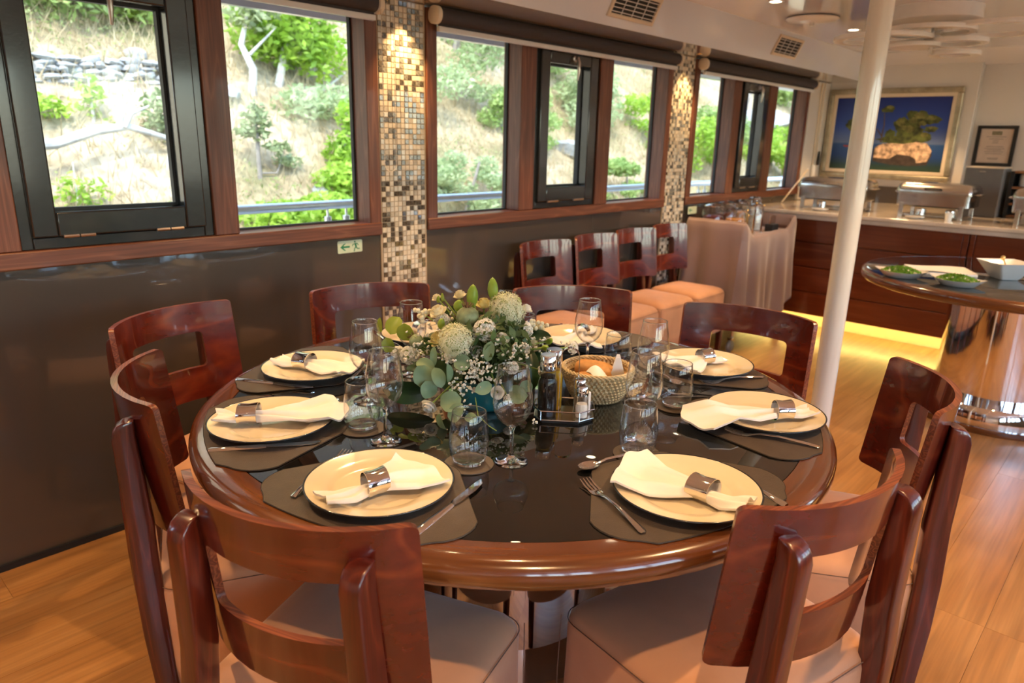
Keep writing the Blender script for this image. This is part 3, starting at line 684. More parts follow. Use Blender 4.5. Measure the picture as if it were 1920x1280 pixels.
for x, y, s_, lab in rk:
    tag(place('hill_rock', stone_me[int(s_ * 100) % 6], None, (x, y, hz(x, y) + s_ * 0.2), (0.2, 0.3, s_ * 9), (s_, s_ * 1.5, s_ * 0.6)), lab, 'rock', 'rocks on the hillside')
ALLIUM = [
    (-0.012, -0.085, 0.174, 0.0417),
    (-0.007, 0.080, 0.223, 0.0455),
]
ROSE = [
    (-0.117, -0.049, 0.223, 0.0212),
    (-0.065, 0.059, 0.235, 0.0203),
    (-0.003, 0.153, 0.219, 0.0151),
    (0.059, -0.002, 0.182, 0.0165),
    (-0.013, -0.169, 0.033, 0.0187),
    (0.104, -0.061, 0.071, 0.0149),
    (-0.096, -0.068, 0.161, 0.0223),
    (-0.136, 0.042, 0.249, 0.0165),
    (-0.022, 0.018, 0.208, 0.0158),
    (0.073, 0.067, 0.144, 0.0144),
    (-0.164, -0.013, 0.245, 0.0122),
    (-0.200, -0.024, 0.196, 0.0138),
    (0.046, 0.127, 0.144, 0.0149),
    (0.032, 0.169, 0.176, 0.0137),
    (0.064, 0.044, 0.146, 0.013),
    (-0.003, -0.050, 0.170, 0.014),
]
STOCK = [
    (0.018, -0.021, 0.195, 0.0294),
    (-0.162, -0.106, 0.112, 0.0241),
    (0.124, 0.080, 0.095, 0.0169),
    (-0.216, -0.101, 0.107, 0.0164),
    (0.009, -0.035, 0.143, 0.0193),
    (0.108, -0.025, 0.045, 0.0139),
    (0.073, 0.252, 0.111, 0.0184),
    (0.025, 0.119, 0.175, 0.0203),
    (-0.014, -0.100, 0.141, 0.0164),
    (0.091, 0.001, 0.115, 0.0165),
    (-0.104, -0.045, 0.203, 0.0185),
]
LILY = [
    (-0.076, 0.030, 0.257, 0.0147, 0.0321),
    (-0.042, 0.068, 0.276, 0.0134, 0.0294),
    (-0.083, -0.012, 0.238, 0.0119, 0.0172),
    (-0.090, -0.062, 0.199, 0.0092, 0.0157),
    (-0.145, -0.009, 0.248, 0.0047, 0.0122),
    (-0.152, -0.017, 0.243, 0.0047, 0.0108),
    (-0.013, 0.136, 0.238, 0.0055, 0.0123),
    (0.069, 0.162, 0.145, 0.0082, 0.0204),
    (0.083, 0.130, 0.137, 0.008, 0.0187),
]
POD = [
    (-0.039, -0.022, 0.217, 0.0286),
    (-0.141, -0.099, 0.151, 0.0185),
]
BERRY = [
    (-0.155, -0.070, 0.203, 0.0056),
    (-0.154, -0.068, 0.205, 0.0056),
    (-0.155, -0.044, 0.216, 0.0056),
    (-0.148, -0.073, 0.196, 0.0056),
    (-0.148, -0.073, 0.205, 0.0056),
    (-0.155, -0.042, 0.215, 0.0057),
    (-0.154, -0.068, 0.216, 0.0056),
    (-0.185, -0.066, 0.217, 0.0057),
    (-0.161, -0.061, 0.210, 0.0056),
    (-0.158, -0.078, 0.222, 0.0056),
    (-0.177, -0.060, 0.202, 0.0057),
    (-0.148, -0.062, 0.220, 0.0056),
    (-0.162, -0.045, 0.212, 0.0057),
    (-0.153, -0.060, 0.220, 0.0056),
    (0.026, 0.141, 0.193, 0.0054),
    (0.046, 0.155, 0.181, 0.0054),
    (0.039, 0.152, 0.190, 0.0054),
    (0.057, 0.166, 0.184, 0.0054),
    (0.038, 0.145, 0.176, 0.0054),
    (0.027, 0.139, 0.185, 0.0054),
    (0.047, 0.158, 0.188, 0.0054),
    (0.032, 0.143, 0.184, 0.0054),
    (0.030, 0.145, 0.192, 0.0054),
    (-0.107, -0.059, 0.173, 0.0046),
    (-0.103, -0.055, 0.175, 0.0046),
    (-0.098, -0.044, 0.191, 0.0046),
    (-0.094, -0.043, 0.185, 0.0046),
    (-0.103, -0.044, 0.204, 0.0046),
    (-0.098, -0.050, 0.178, 0.0046),
    (-0.094, -0.046, 0.177, 0.0046),
    (-0.087, -0.037, 0.184, 0.0046),
    (-0.087, -0.029, 0.206, 0.0046),
]
EUCA = [
    (-0.220, -0.106, 0.178, 0.0216, 0.0243),
    (-0.179, -0.100, 0.165, 0.0241, 0.0241),
    (-0.221, -0.125, 0.128, 0.0149, 0.0203),
    (-0.030, -0.171, 0.104, 0.026, 0.026),
    (0.003, -0.154, 0.105, 0.016, 0.0246),
    (-0.008, -0.175, 0.077, 0.0197, 0.0209),
    (-0.055, -0.145, 0.121, 0.0252, 0.0151),
    (-0.044, -0.127, 0.140, 0.0088, 0.0227),
    (0.027, -0.142, 0.117, 0.011, 0.0245),
    (0.029, -0.104, 0.136, 0.0198, 0.0186),
    (0.063, -0.050, 0.160, 0.0137, 0.0237),
    (0.049, -0.158, 0.059, 0.0243, 0.0231),
    (0.070, -0.161, 0.039, 0.0169, 0.0242),
    (0.051, -0.187, 0.016, 0.0169, 0.0218),
    (0.066, -0.185, -0.013, 0.0073, 0.0157),
    (0.097, -0.140, 0.028, 0.0145, 0.0121),
    (0.085, -0.087, 0.084, 0.0222, 0.0148),
    (0.132, -0.023, 0.065, 0.0249, 0.0212),
    (0.131, 0.009, 0.076, 0.0151, 0.0151),
    (-0.007, 0.045, 0.206, 0.0159, 0.0132),
    (-0.271, -0.113, 0.169, 0.0082, 0.0192),
]
DARKLEAF = [
    (-0.122, -0.001, 0.215, 0.0189, 0.0135),
    (0.044, 0.144, 0.158, 0.0354, 0.015),
    (-0.111, -0.157, 0.040, 0.0598, 0.0286),
    (0.027, 0.098, 0.187, 0.0134, 0.0294),
    (0.083, 0.084, 0.093, 0.0185, 0.0529),
    (0.027, -0.007, 0.101, 0.0208, 0.039),
    (-0.003, -0.067, 0.053, 0.031, 0.0233),
    (-0.149, -0.060, 0.127, 0.027, 0.0216),
    (0.039, 0.038, 0.080, 0.0397, 0.0397),
    (-0.060, -0.067, 0.080, 0.0394, 0.0394),
    (-0.064, 0.046, 0.125, 0.041, 0.0355),
    (-0.043, 0.123, 0.129, 0.0363, 0.0335),
    (-0.161, -0.013, 0.130, 0.0415, 0.0415),
    (0.045, 0.151, 0.102, 0.0302, 0.0137),
    (-0.165, -0.082, 0.072, 0.0272, 0.019),
    (-0.024, -0.020, 0.078, 0.045, 0.037),
    (0.034, -0.012, 0.035, 0.0288, 0.0183),
]
GYPSO = [
    (0.045, -0.104, 0.170, 0.0025),
    (0.077, -0.069, 0.125, 0.0038),
    (0.022, -0.120, 0.142, 0.0024),
    (0.041, -0.109, 0.114, 0.0039),
    (0.058, -0.110, 0.120, 0.0023),
    (0.052, -0.095, 0.137, 0.0022),
    (0.072, -0.086, 0.123, 0.0021),
    (0.052, -0.083, 0.110, 0.0023),
    (0.074, -0.085, 0.115, 0.0039),
    (0.058, -0.077, 0.097, 0.0028),
    (0.073, -0.084, 0.122, 0.0028),
    (0.072, -0.087, 0.116, 0.0037),
    (0.065, -0.095, 0.142, 0.0025),
    (0.057, -0.105, 0.107, 0.0037),
    (0.039, -0.083, 0.106, 0.0031),
    (0.053, -0.068, 0.113, 0.0033),
    (0.047, -0.084, 0.147, 0.0022),
    (0.052, -0.085, 0.074, 0.0039),
    (0.029, -0.106, 0.088, 0.0033),
    (0.046, -0.080, 0.136, 0.0034),
    (0.038, -0.097, 0.067, 0.0022),
    (0.085, -0.048, 0.124, 0.0021),
    (0.039, -0.076, 0.117, 0.0033),
    (0.053, -0.084, 0.111, 0.0031),
    (0.044, -0.096, 0.163, 0.002),
    (0.038, -0.084, 0.113, 0.0022),
    (0.041, -0.069, 0.143, 0.0031),
    (0.048, -0.082, 0.123, 0.0027),
    (0.067, -0.071, 0.138, 0.003),
    (0.048, -0.090, 0.114, 0.003),
    (0.068, -0.087, 0.141, 0.0027),
    (0.057, -0.103, 0.145, 0.0036),
    (0.047, -0.091, 0.123, 0.0027),
    (0.053, -0.097, 0.136, 0.0029),
    (0.064, -0.099, 0.123, 0.0032),
    (0.061, -0.080, 0.133, 0.0037),
    (0.035, -0.084, 0.119, 0.0024),
    (0.044, -0.115, 0.083, 0.0036),
    (0.080, -0.094, 0.088, 0.0023),
    (0.028, -0.111, 0.115, 0.0038),
    (0.050, -0.101, 0.121, 0.0031),
    (0.018, -0.124, 0.113, 0.0021),
    (0.059, -0.106, 0.081, 0.0035),
    (0.066, -0.068, 0.117, 0.0032),
    (0.039, -0.119, 0.077, 0.0038),
    (0.033, -0.108, 0.076, 0.0032),
    (0.030, -0.099, 0.109, 0.0027),
    (0.050, -0.110, 0.130, 0.0022),
    (0.037, -0.080, 0.123, 0.0027),
    (0.026, -0.106, 0.123, 0.0022),
    (0.026, -0.142, 0.094, 0.0033),
    (0.055, -0.118, 0.108, 0.002),
    (0.068, -0.056, 0.125, 0.0036),
    (0.053, -0.084, 0.119, 0.003),
    (-0.004, -0.121, 0.132, 0.0039),
    (0.065, -0.077, 0.096, 0.0035),
    (0.021, -0.120, 0.142, 0.0038),
    (0.017, -0.108, 0.096, 0.0034),
    (0.049, -0.108, 0.106, 0.0032),
    (0.087, -0.063, 0.120, 0.0028),
    (0.051, -0.090, 0.132, 0.002),
    (0.054, -0.087, 0.092, 0.0032),
    (0.021, -0.127, 0.079, 0.0023),
    (0.082, -0.046, 0.090, 0.0039),
    (0.043, -0.117, 0.131, 0.0025),
    (0.052, -0.088, 0.068, 0.0036),
    (0.062, -0.096, 0.108, 0.0038),
    (0.064, -0.082, 0.086, 0.0031),
    (0.058, -0.082, 0.120, 0.0023),
    (0.055, -0.098, 0.116, 0.0022),
    (0.109, -0.057, 0.098, 0.0037),
    (0.027, -0.095, 0.144, 0.0039),
    (0.061, -0.071, 0.137, 0.0034),
    (0.037, -0.095, 0.140, 0.0023),
    (0.065, -0.094, 0.140, 0.0023),
    (0.093, 0.001, 0.161, 0.0034),
    (0.094, 0.002, 0.163, 0.0029),
    (0.129, 0.009, 0.151, 0.0039),
    (0.082, 0.007, 0.138, 0.0037),
    (0.091, -0.008, 0.130, 0.0035),
    (0.089, 0.014, 0.116, 0.0035),
    (0.116, 0.025, 0.171, 0.0037),
    (0.101, -0.004, 0.174, 0.0032),
    (0.090, 0.010, 0.156, 0.0038),
    (0.076, -0.005, 0.151, 0.0025),
    (0.099, 0.006, 0.172, 0.0038),
    (0.063, -0.004, 0.157, 0.0039),
    (0.101, 0.027, 0.171, 0.0034),
    (0.053, -0.004, 0.157, 0.0028),
    (0.108, 0.012, 0.138, 0.0031),
    (0.081, -0.022, 0.161, 0.0021),
    (0.078, 0.013, 0.184, 0.0023),
    (0.112, 0.022, 0.155, 0.002),
    (0.089, 0.013, 0.168, 0.0021),
    (0.083, -0.006, 0.155, 0.0023),
    (0.062, -0.024, 0.120, 0.0037),
    (0.080, -0.010, 0.133, 0.0021),
    (0.046, -0.037, 0.123, 0.0038),
    (0.074, -0.009, 0.122, 0.0035),
    (0.088, -0.028, 0.152, 0.0038),
    (0.088, 0.013, 0.153, 0.0029),
    (0.063, -0.026, 0.174, 0.0033),
    (0.100, -0.023, 0.136, 0.0025),
    (0.093, -0.030, 0.119, 0.0035),
    (0.137, 0.016, 0.130, 0.0022),
    (0.096, -0.000, 0.111, 0.0038),
    (0.080, -0.017, 0.152, 0.0029),
    (0.100, -0.004, 0.154, 0.0037),
    (0.127, 0.012, 0.125, 0.0031),
    (0.071, -0.029, 0.185, 0.0037),
    (0.112, -0.014, 0.133, 0.0035),
    (0.103, -0.017, 0.146, 0.0026),
    (0.069, -0.031, 0.107, 0.0028),
    (0.101, -0.005, 0.154, 0.0039),
    (0.093, 0.030, 0.153, 0.0022),
    (0.097, 0.021, 0.164, 0.0037),
    (0.103, -0.010, 0.148, 0.003),
    (0.068, -0.026, 0.157, 0.0035),
    (0.105, -0.001, 0.179, 0.0023),
    (0.087, -0.004, 0.137, 0.0024),
    (0.035, -0.136, 0.097, 0.0034),
    (0.053, -0.122, 0.091, 0.0039),
    (0.052, -0.134, 0.087, 0.0036),
    (0.031, -0.123, 0.119, 0.0021),
    (0.042, -0.140, 0.066, 0.0022),
    (0.037, -0.142, 0.076, 0.0028),
    (0.037, -0.117, 0.079, 0.0034),
    (0.042, -0.138, 0.085, 0.0031),
    (0.039, -0.100, 0.090, 0.003),
    (0.051, -0.120, 0.067, 0.0032),
    (0.042, -0.128, 0.090, 0.0035),
    (0.054, -0.133, 0.087, 0.0025),
    (0.028, -0.134, 0.079, 0.0023),
    (0.033, -0.139, 0.067, 0.0039),
    (0.055, -0.121, 0.093, 0.003),
    (0.018, -0.128, 0.084, 0.0024),
    (0.025, -0.123, 0.079, 0.0032),
    (0.043, -0.114, 0.084, 0.0032),
    (0.057, -0.096, 0.073, 0.0021),
    (0.059, -0.101, 0.094, 0.0031),
    (0.043, -0.128, 0.081, 0.0037),
    (0.055, -0.131, 0.073, 0.0033),
    (0.073, -0.105, 0.097, 0.0028),
    (0.049, -0.102, 0.081, 0.0037),
    (0.068, -0.126, 0.085, 0.0028),
    (-0.110, -0.066, 0.148, 0.0041),
    (-0.121, -0.072, 0.151, 0.0041),
    (-0.095, -0.100, 0.147, 0.0027),
    (-0.123, -0.121, 0.148, 0.0034),
    (-0.133, -0.099, 0.168, 0.0033),
    (-0.115, -0.094, 0.150, 0.0024),
    (-0.074, -0.073, 0.122, 0.0028),
    (-0.100, -0.110, 0.117, 0.0034),
    (-0.050, -0.060, 0.124, 0.0037),
    (-0.129, -0.114, 0.150, 0.0028),
    (-0.118, -0.083, 0.168, 0.0026),
    (-0.123, -0.098, 0.151, 0.0035),
    (-0.143, -0.112, 0.148, 0.0025),
    (-0.090, -0.054, 0.149, 0.0041),
    (-0.123, -0.114, 0.137, 0.0028),
    (-0.105, -0.107, 0.126, 0.0031),
    (-0.118, -0.096, 0.119, 0.0028),
    (-0.089, -0.066, 0.174, 0.0038),
    (-0.121, -0.076, 0.127, 0.0022),
    (-0.055, -0.064, 0.147, 0.0034),
    (-0.120, -0.109, 0.150, 0.0041),
    (-0.121, -0.106, 0.132, 0.0036),
    (-0.121, -0.087, 0.129, 0.0023),
    (-0.125, -0.077, 0.135, 0.0031),
    (-0.134, -0.075, 0.165, 0.0029),
    (-0.110, -0.126, 0.120, 0.0028),
    (-0.116, -0.084, 0.171, 0.0041),
    (-0.137, -0.125, 0.127, 0.0023),
    (-0.107, -0.115, 0.137, 0.0027),
    (-0.099, -0.073, 0.122, 0.0037),
    (-0.106, -0.071, 0.153, 0.004),
    (-0.131, -0.141, 0.115, 0.004),
    (-0.087, -0.033, 0.182, 0.0036),
    (-0.152, -0.113, 0.122, 0.0033),
    (-0.148, -0.122, 0.178, 0.0028),
    (-0.071, -0.050, 0.131, 0.0035),
    (-0.108, -0.093, 0.128, 0.0039),
    (-0.119, -0.109, 0.124, 0.0039),
    (-0.061, -0.081, 0.117, 0.0035),
    (-0.123, -0.078, 0.164, 0.0027),
    (-0.094, -0.035, 0.168, 0.0037),
    (-0.155, -0.044, 0.184, 0.0038),
    (-0.125, -0.004, 0.223, 0.0038),
    (-0.130, -0.044, 0.158, 0.0038),
    (-0.100, -0.006, 0.196, 0.0027),
    (-0.129, -0.038, 0.186, 0.0025),
    (-0.080, 0.014, 0.171, 0.0028),
    (-0.089, -0.002, 0.168, 0.0025),
    (-0.110, -0.015, 0.211, 0.0027),
    (-0.106, -0.032, 0.178, 0.0037),
    (-0.133, -0.034, 0.186, 0.0023),
    (-0.110, -0.055, 0.191, 0.0025),
    (-0.100, -0.043, 0.197, 0.0031),
    (-0.126, -0.050, 0.158, 0.0037),
    (-0.106, -0.018, 0.187, 0.0024),
    (-0.123, -0.028, 0.167, 0.0029),
    (-0.128, -0.040, 0.217, 0.0026),
    (-0.106, -0.043, 0.159, 0.0023),
    (-0.115, -0.008, 0.197, 0.004),
    (-0.133, -0.029, 0.211, 0.0031),
    (-0.095, -0.024, 0.221, 0.0024),
    (-0.112, -0.021, 0.158, 0.0033),
    (-0.109, -0.022, 0.193, 0.0027),
    (-0.111, -0.055, 0.195, 0.003),
    (-0.145, -0.070, 0.195, 0.0041),
    (-0.121, -0.023, 0.186, 0.0042),
    (-0.087, -0.013, 0.188, 0.0033),
    (-0.124, -0.053, 0.202, 0.004),
    (-0.116, -0.047, 0.183, 0.0023),
    (-0.123, -0.043, 0.176, 0.0027),
    (0.071, 0.090, 0.182, 0.0038),
    (0.035, 0.089, 0.158, 0.0021),
    (0.053, 0.059, 0.149, 0.0031),
    (0.059, 0.101, 0.164, 0.0025),
    (0.098, 0.108, 0.167, 0.0037),
    (0.063, 0.074, 0.157, 0.0036),
    (0.051, 0.058, 0.157, 0.0025),
    (0.040, 0.081, 0.140, 0.0031),
    (0.043, 0.072, 0.127, 0.0037),
    (0.065, 0.086, 0.175, 0.0023),
    (0.030, 0.089, 0.172, 0.0041),
    (0.029, 0.083, 0.152, 0.0023),
    (0.045, 0.074, 0.143, 0.0034),
    (0.077, 0.081, 0.147, 0.0029),
    (0.061, 0.091, 0.145, 0.003),
    (0.063, 0.094, 0.141, 0.0028),
    (0.053, 0.086, 0.140, 0.0022),
    (0.044, 0.095, 0.157, 0.0025),
    (0.058, 0.087, 0.161, 0.0027),
    (0.065, 0.082, 0.185, 0.0022),
    (0.055, 0.082, 0.173, 0.0028),
    (0.050, 0.068, 0.144, 0.0024),
    (0.011, 0.054, 0.145, 0.0037),
    (0.072, 0.094, 0.166, 0.0038),
    (0.087, 0.089, 0.147, 0.0034),
    (0.051, -0.102, 0.117, 0.0033),
    (0.059, -0.062, 0.112, 0.0026),
    (0.066, -0.076, 0.156, 0.0028),
    (0.012, -0.094, 0.104, 0.0021),
    (0.066, -0.055, 0.095, 0.0036),
    (0.022, -0.086, 0.117, 0.0038),
    (0.047, -0.068, 0.115, 0.0034),
    (0.082, -0.074, 0.120, 0.0026),
    (0.077, -0.084, 0.102, 0.0032),
    (0.065, -0.090, 0.110, 0.0031),
    (0.094, -0.058, 0.097, 0.0038),
    (0.067, -0.055, 0.097, 0.0031),
    (0.047, -0.105, 0.104, 0.0037),
    (0.055, -0.083, 0.113, 0.0025),
    (0.050, -0.076, 0.121, 0.0033),
    (0.078, -0.059, 0.130, 0.0033),
    (0.049, -0.076, 0.141, 0.003),
    (0.065, -0.071, 0.125, 0.0032),
    (0.052, -0.094, 0.092, 0.0024),
    (0.032, -0.067, 0.116, 0.0039),
    (0.047, -0.079, 0.100, 0.003),
    (0.039, -0.069, 0.113, 0.0038),
    (0.053, -0.049, 0.129, 0.0025),
    (0.081, -0.071, 0.119, 0.003),
    (0.067, -0.063, 0.100, 0.0023),
    (0.042, -0.069, 0.096, 0.0022),
    (0.056, -0.092, 0.115, 0.0027),
    (0.055, -0.078, 0.099, 0.0031),
    (0.046, -0.080, 0.105, 0.003),
    (0.082, -0.061, 0.097, 0.0037),
    (0.063, 0.154, 0.130, 0.0036),
    (0.046, 0.165, 0.160, 0.0042),
    (0.062, 0.147, 0.094, 0.0036),
    (0.055, 0.143, 0.143, 0.0034),
    (0.059, 0.138, 0.119, 0.0036),
    (0.048, 0.183, 0.151, 0.004),
    (0.045, 0.155, 0.145, 0.0028),
    (0.018, 0.137, 0.129, 0.0026),
    (0.041, 0.160, 0.134, 0.004),
    (0.060, 0.146, 0.141, 0.0043),
    (0.052, 0.176, 0.129, 0.0026),
    (0.032, 0.153, 0.152, 0.0032),
    (0.066, 0.163, 0.117, 0.0043),
    (0.006, 0.132, 0.160, 0.0023),
    (0.083, 0.197, 0.140, 0.0039),
    (0.043, 0.166, 0.151, 0.0036),
    (0.065, -0.111, 0.044, 0.0031),
    (0.067, -0.132, 0.059, 0.0029),
    (0.048, -0.145, 0.060, 0.0031),
    (0.049, -0.141, 0.054, 0.0027),
    (0.069, -0.142, 0.038, 0.0033),
    (0.075, -0.147, 0.031, 0.0028),
    (0.049, -0.140, 0.036, 0.0025),
    (0.070, -0.135, 0.039, 0.0023),
    (0.175, -0.001, -0.002, 0.0036),
    (0.186, -0.016, 0.008, 0.0031),
    (0.172, -0.008, 0.001, 0.0023),
    (0.178, -0.015, 0.011, 0.0035),
]
NAPKIN = {
    'NL': (-0.974, 0.699, 83.1, 0.112, 0.102),
    'NR': (-0.537, 1.109, -175.4, 0.159, 0.085),
    'L': (-1.439, 0.697, 55.7, 0.202, 0.070),
    'LB': (-1.699, 0.995, 24.2, 0.160, 0.087),
    'R': (-0.598, 1.610, -127.8, 0.232, 0.074),
    'RB': (-0.943, 1.871, -109.9, 0.134, 0.058),
    'BR': (-1.364, 1.819, -66.2, 0.152, 0.100),
    'BL': (-1.748, 1.462, -17.0, 0.150, 0.070),
}
# ------------------------------------------------------------------ chairs
HW, ZT, ZB, SAG, TH = 0.2125, 0.86, 0.552, 0.085, 0.014
def panel_pt(u, z, d):
    """point of the curved back: u across, z up, d = depth behind the front face"""
    lean = 0.036 * (ZT - z) / (ZT - ZB)
    R = (HW * HW + SAG * SAG) / (2 * SAG)
    a = math.asin(max(-1, min(1, u / R)))
    yc = -SAG + R                                   # centre of the bend
    return ((R + d) * math.sin(a), yc - (R + d) * math.cos(a) + lean, z)
def back_panel():
    zc, hh = (ZT + ZB) / 2, (ZT - ZB) / 2
    k = 4
    def loop(hw, h, r, cz, m):
        # even number of points per side so inner and outer loops match
        c = rrect(hw, h, r, k, 0, cz); out = []
        n = len(c)
        for s in range(4):
            arc = c[s * (k + 1):(s + 1) * (k + 1)]; nxt = c[((s + 1) * (k + 1)) % n]
            out += arc
            a = arc[-1]
            for i in range(1, m): out.append((a[0] + (nxt[0] - a[0]) * i / m, a[1] + (nxt[1] - a[1]) * i / m))
        return out
    m = 12
    O = loop(HW, hh, 0.012, zc, m); I = loop(0.128, 0.0575, 0.014, ZB + 0.10 + 0.0575 + 0.003, m)
    mb = MB(); n = len(O); K = 4
    for d, rev in ((0, False), (TH, True)):
        base = len(mb.v)
        for q in range(K + 1):
            for (a, b) in zip(O, I): mb.v.append(panel_pt(a[0] + (b[0] - a[0]) * q / K, a[1] + (b[1] - a[1]) * q / K, d))
        for q in range(K):
            for j in range(n):
                fc = (base + q * n + j, base + q * n + (j + 1) % n, base + (q + 1) * n + (j + 1) % n, base + (q + 1) * n + j)
                mb.f.append(tuple(reversed(fc)) if rev else fc); mb.m.append(0)
    off = (K + 1) * n
    for q in (0, K):
        for j in range(n):
            a, b = q * n + j, q * n + (j + 1) % n
            fc = (a, b, b + off, a + off)
            mb.f.append(fc if q else tuple(reversed(fc))); mb.m.append(1)
    return mb
def sweep(path, name_w, depth):
    L = []
    for (x, y, z, w, d) in path:
        L.append([(x + px, y + py, z) for px, py in rrect(w / 2, d / 2, min(0.004, d * 0.3), 2)])
    return MB().loops(L)
def seat_mb():
    L = []
    def out(ins, z):
        p = []
        for (x, y) in rrect(0.25 - ins, 0.2125 - ins, max(0.048 - ins * 0.3, 0.012), 5, 0, 0.166):
            taper = 1 - 0.10 * (0.378 - y) / 0.425
            p.append((x * taper, y, z))
        return p
    for ins, z in ((0.012, 0.165), (0.002, 0.172), (-0.002, 0.24), (0, 0.36), (0.0, 0.420), (0.004, 0.440), (0.013, 0.453), (0.030, 0.463), (0.06, 0.471), (0.11, 0.478), (0.17, 0.481)): L.append(out(ins, z))
    mb = MB().loops(L)
    return mb, out(-0.0005, 0.437)
def make_chair():
    r = empty('dining_chair')
    sm, seam = seat_mb()
    st = sm.build('seat', M['seat'], r, smooth=60)
    s2 = MB().tube(seam, 0.0012, 5, closed=True)
    for sx in (-1, 1): s2.tube([(sx * 0.247, 0.372, 0.437), (sx * 0.249, 0.374, 0.3), (sx * 0.248, 0.374, 0.17)], 0.0012, 5)
    s2.build('seam', M['seam'], st)
    back_panel().build('backrest', [M['chair'], M['ply']], r, smooth=40)
    for sx in (-1, 1):
        path = [(0.205, -0.035, 0.0, 0.03, 0.036), (0.200, -0.045, 0.15, 0.033, 0.044), (0.190, -0.056, 0.33, 0.034, 0.052), (0.180, -0.060, 0.45, 0.036, 0.054), (0.165, -0.062, 0.58, 0.036, 0.052), (0.161, -0.068, 0.69, 0.036, 0.048), (0.158, -0.073, 0.780, 0.036, 0.044), (0.158, -0.0710, 0.798, 0.036, 0.040), (0.158, -0.0670, 0.809, 0.036, 0.032), (0.158, -0.0610, 0.815, 0.036, 0.020), (0.158, -0.0570, 0.816, 0.035, 0.012)]
        sweep([(sx * x, y, z, w, d) for x, y, z, w, d in path], 0, 0).build('leg', M['chair_leg'], r, smooth=50)
        sweep([(sx * 0.205, 0.335, 0, 0.032, 0.032), (sx * 0.21, 0.335, 0.172, 0.042, 0.042)], 0, 0).build('leg', M['chair_leg'], r, smooth=50)
    return r
chair0 = make_chair()
CH = [('NL', -0.911, 0.505, 110.9, 'mahogany chair in the left foreground, cut out back panel toward the camera'),
      ('L', -1.620, 0.584, 67.3, 'mahogany chair left of the table seen edge on, behind the left foreground chair'),
      ('LB', -2.153, 0.844, 18.9, 'mahogany chair between the table and the taupe wall, leftmost of all'),
      ('BL', -2.083, 1.510, -21.2, 'mahogany chair at the table in front of the near mosaic column'),
      ('BR', -1.573, 2.033, -45.7, 'mahogany chair at the far side of the table just right of the flowers'),
      ('RB', -0.975, 2.193, -83.0, 'mahogany chair at the far right of the table beside the white pole'),
      ('R', -0.389, 1.820, -153.1, 'mahogany chair right of the table in front of the chrome pedestal'),
      ('NR', -0.356, 1.167, 166.3, 'mahogany chair in the right foreground with beige seat lit from above')]
for k, (key, x, y, a, lab) in enumerate(CH):
    o = chair0 if k == 0 else copy_tree(chair0)
    o.location = (x, y, 0); o.rotation_euler = (0, 0, math.radians(a - 90)); tag(o, lab, 'chair', 'mahogany chairs around the set table')
    ky = {'L': 0.88, 'LB': 0.80, 'BL': 0.80, 'BR': 0.80, 'RB': 0.80, 'R': 0.86}.get(key)
    if ky:      # these stand closer together: shallower seats
        for c_ in o.children:
            if c_.name.startswith('seat'): c_.scale = ({'L': 0.96, 'LB': 0.84}.get(key, 0.90), ky, 1)
            elif c_.name.startswith('leg') and max(v.co.y for v in c_.data.vertices) > 0.1: c_.scale = (0.90, ky, 1)
for k, (y, dx, da, lab) in enumerate(((2.92, 0, 0, 'mahogany chair against the taupe wall, nearest of the row of four'), (3.37, 0.0, 2, 'mahogany chair against the taupe wall, second of the row of four'), (3.80, -0.01, -1, 'mahogany chair against the taupe wall, third of the row of four'), (4.21, -0.01, 1, 'mahogany chair against the wall nearest the draped trolley'))):
    o = copy_tree(chair0); o.location = (-2.445 + dx, y, 0); o.rotation_euler = (0, 0, math.radians(-90 + da)); o.scale = (0.95, 0.95, 1)
    for c_ in o.children:
        if c_.name.startswith('seat'): c_.scale = (0.82, 0.95, 1)
    tag(o, lab, 'chair', 'spare chairs lined up along the wall')

# ------------------------------------------------------------------ round tables
def round_table(x, y, R, label, cyl, base, rimw=0.0705):
    r = empty('round_table', (x, y, 0)); tag(r, label, 'table', 'round glass topped tables')
    k = R - 0.777; g = 0.0705 - rimw
    rim = [(0.700 + k + g, 0.700), (0.758 + k, 0.695), (0.770 + k, 0.702), (0.7765 + k, 0.716), (0.777 + k, 0.728), (0.774 + k, 0.738), (0.766 + k, 0.7455), (0.755 + k, 0.7492), (max(0.735, 0.7085 + g) + k, 0.7500), (0.7075 + k + g, 0.7500), (0.7065 + k + g, 0.745), (0.700 + k + g, 0.70)]
    MB().lathe(rim, 96).build('rim', M['rim'], r, smooth=50)
    MB().lathe([(0, 0.738), (0.7055 + k + g, 0.738), (0.7055 + k + g, 0.7492), (0.7035 + k + g, 0.7500), (0, 0.7500)], 96).build('glass_top', M['tglass'], r, smooth=30)
    MB().lathe([(0, 0.70), (0.70 + k, 0.70), (0.70 + k, 0.738), (0, 0.738)], 64).build('underside', M['dark'], r, smooth=30)
    MB().lathe([(cyl, 0.13), (cyl, 0.70), (cyl - 0.01, 0.70), (cyl - 0.01, 0.13)], 72).build('pedestal', M['chrome'], r, smooth=40)
    MB().lathe([(0, 0.03), (base - 0.012, 0.03), (base - 0.012, 0.105), (base - 0.03, 0.13), (0, 0.132)], 72).build('plinth', M['chrome'], r, smooth=40)
    MB().lathe([(0, 0.0), (base, 0.0), (base + 0.004, 0.015), (base, 0.032), (0, 0.033)], 72).build('base_ring', M['rim'], r, smooth=40)
    return r
TX, TY, TZ = -1.175, 1.288, 0.75
round_table(TX, TY, 0.777, 'round dining table with mahogany rim and black glass top set for dinner', 0.27, 0.36)
round_table(-0.555, 4.48, 0.74, 'round buffet table with chrome drum pedestal near the counter', 0.28, 0.40, 0.028)
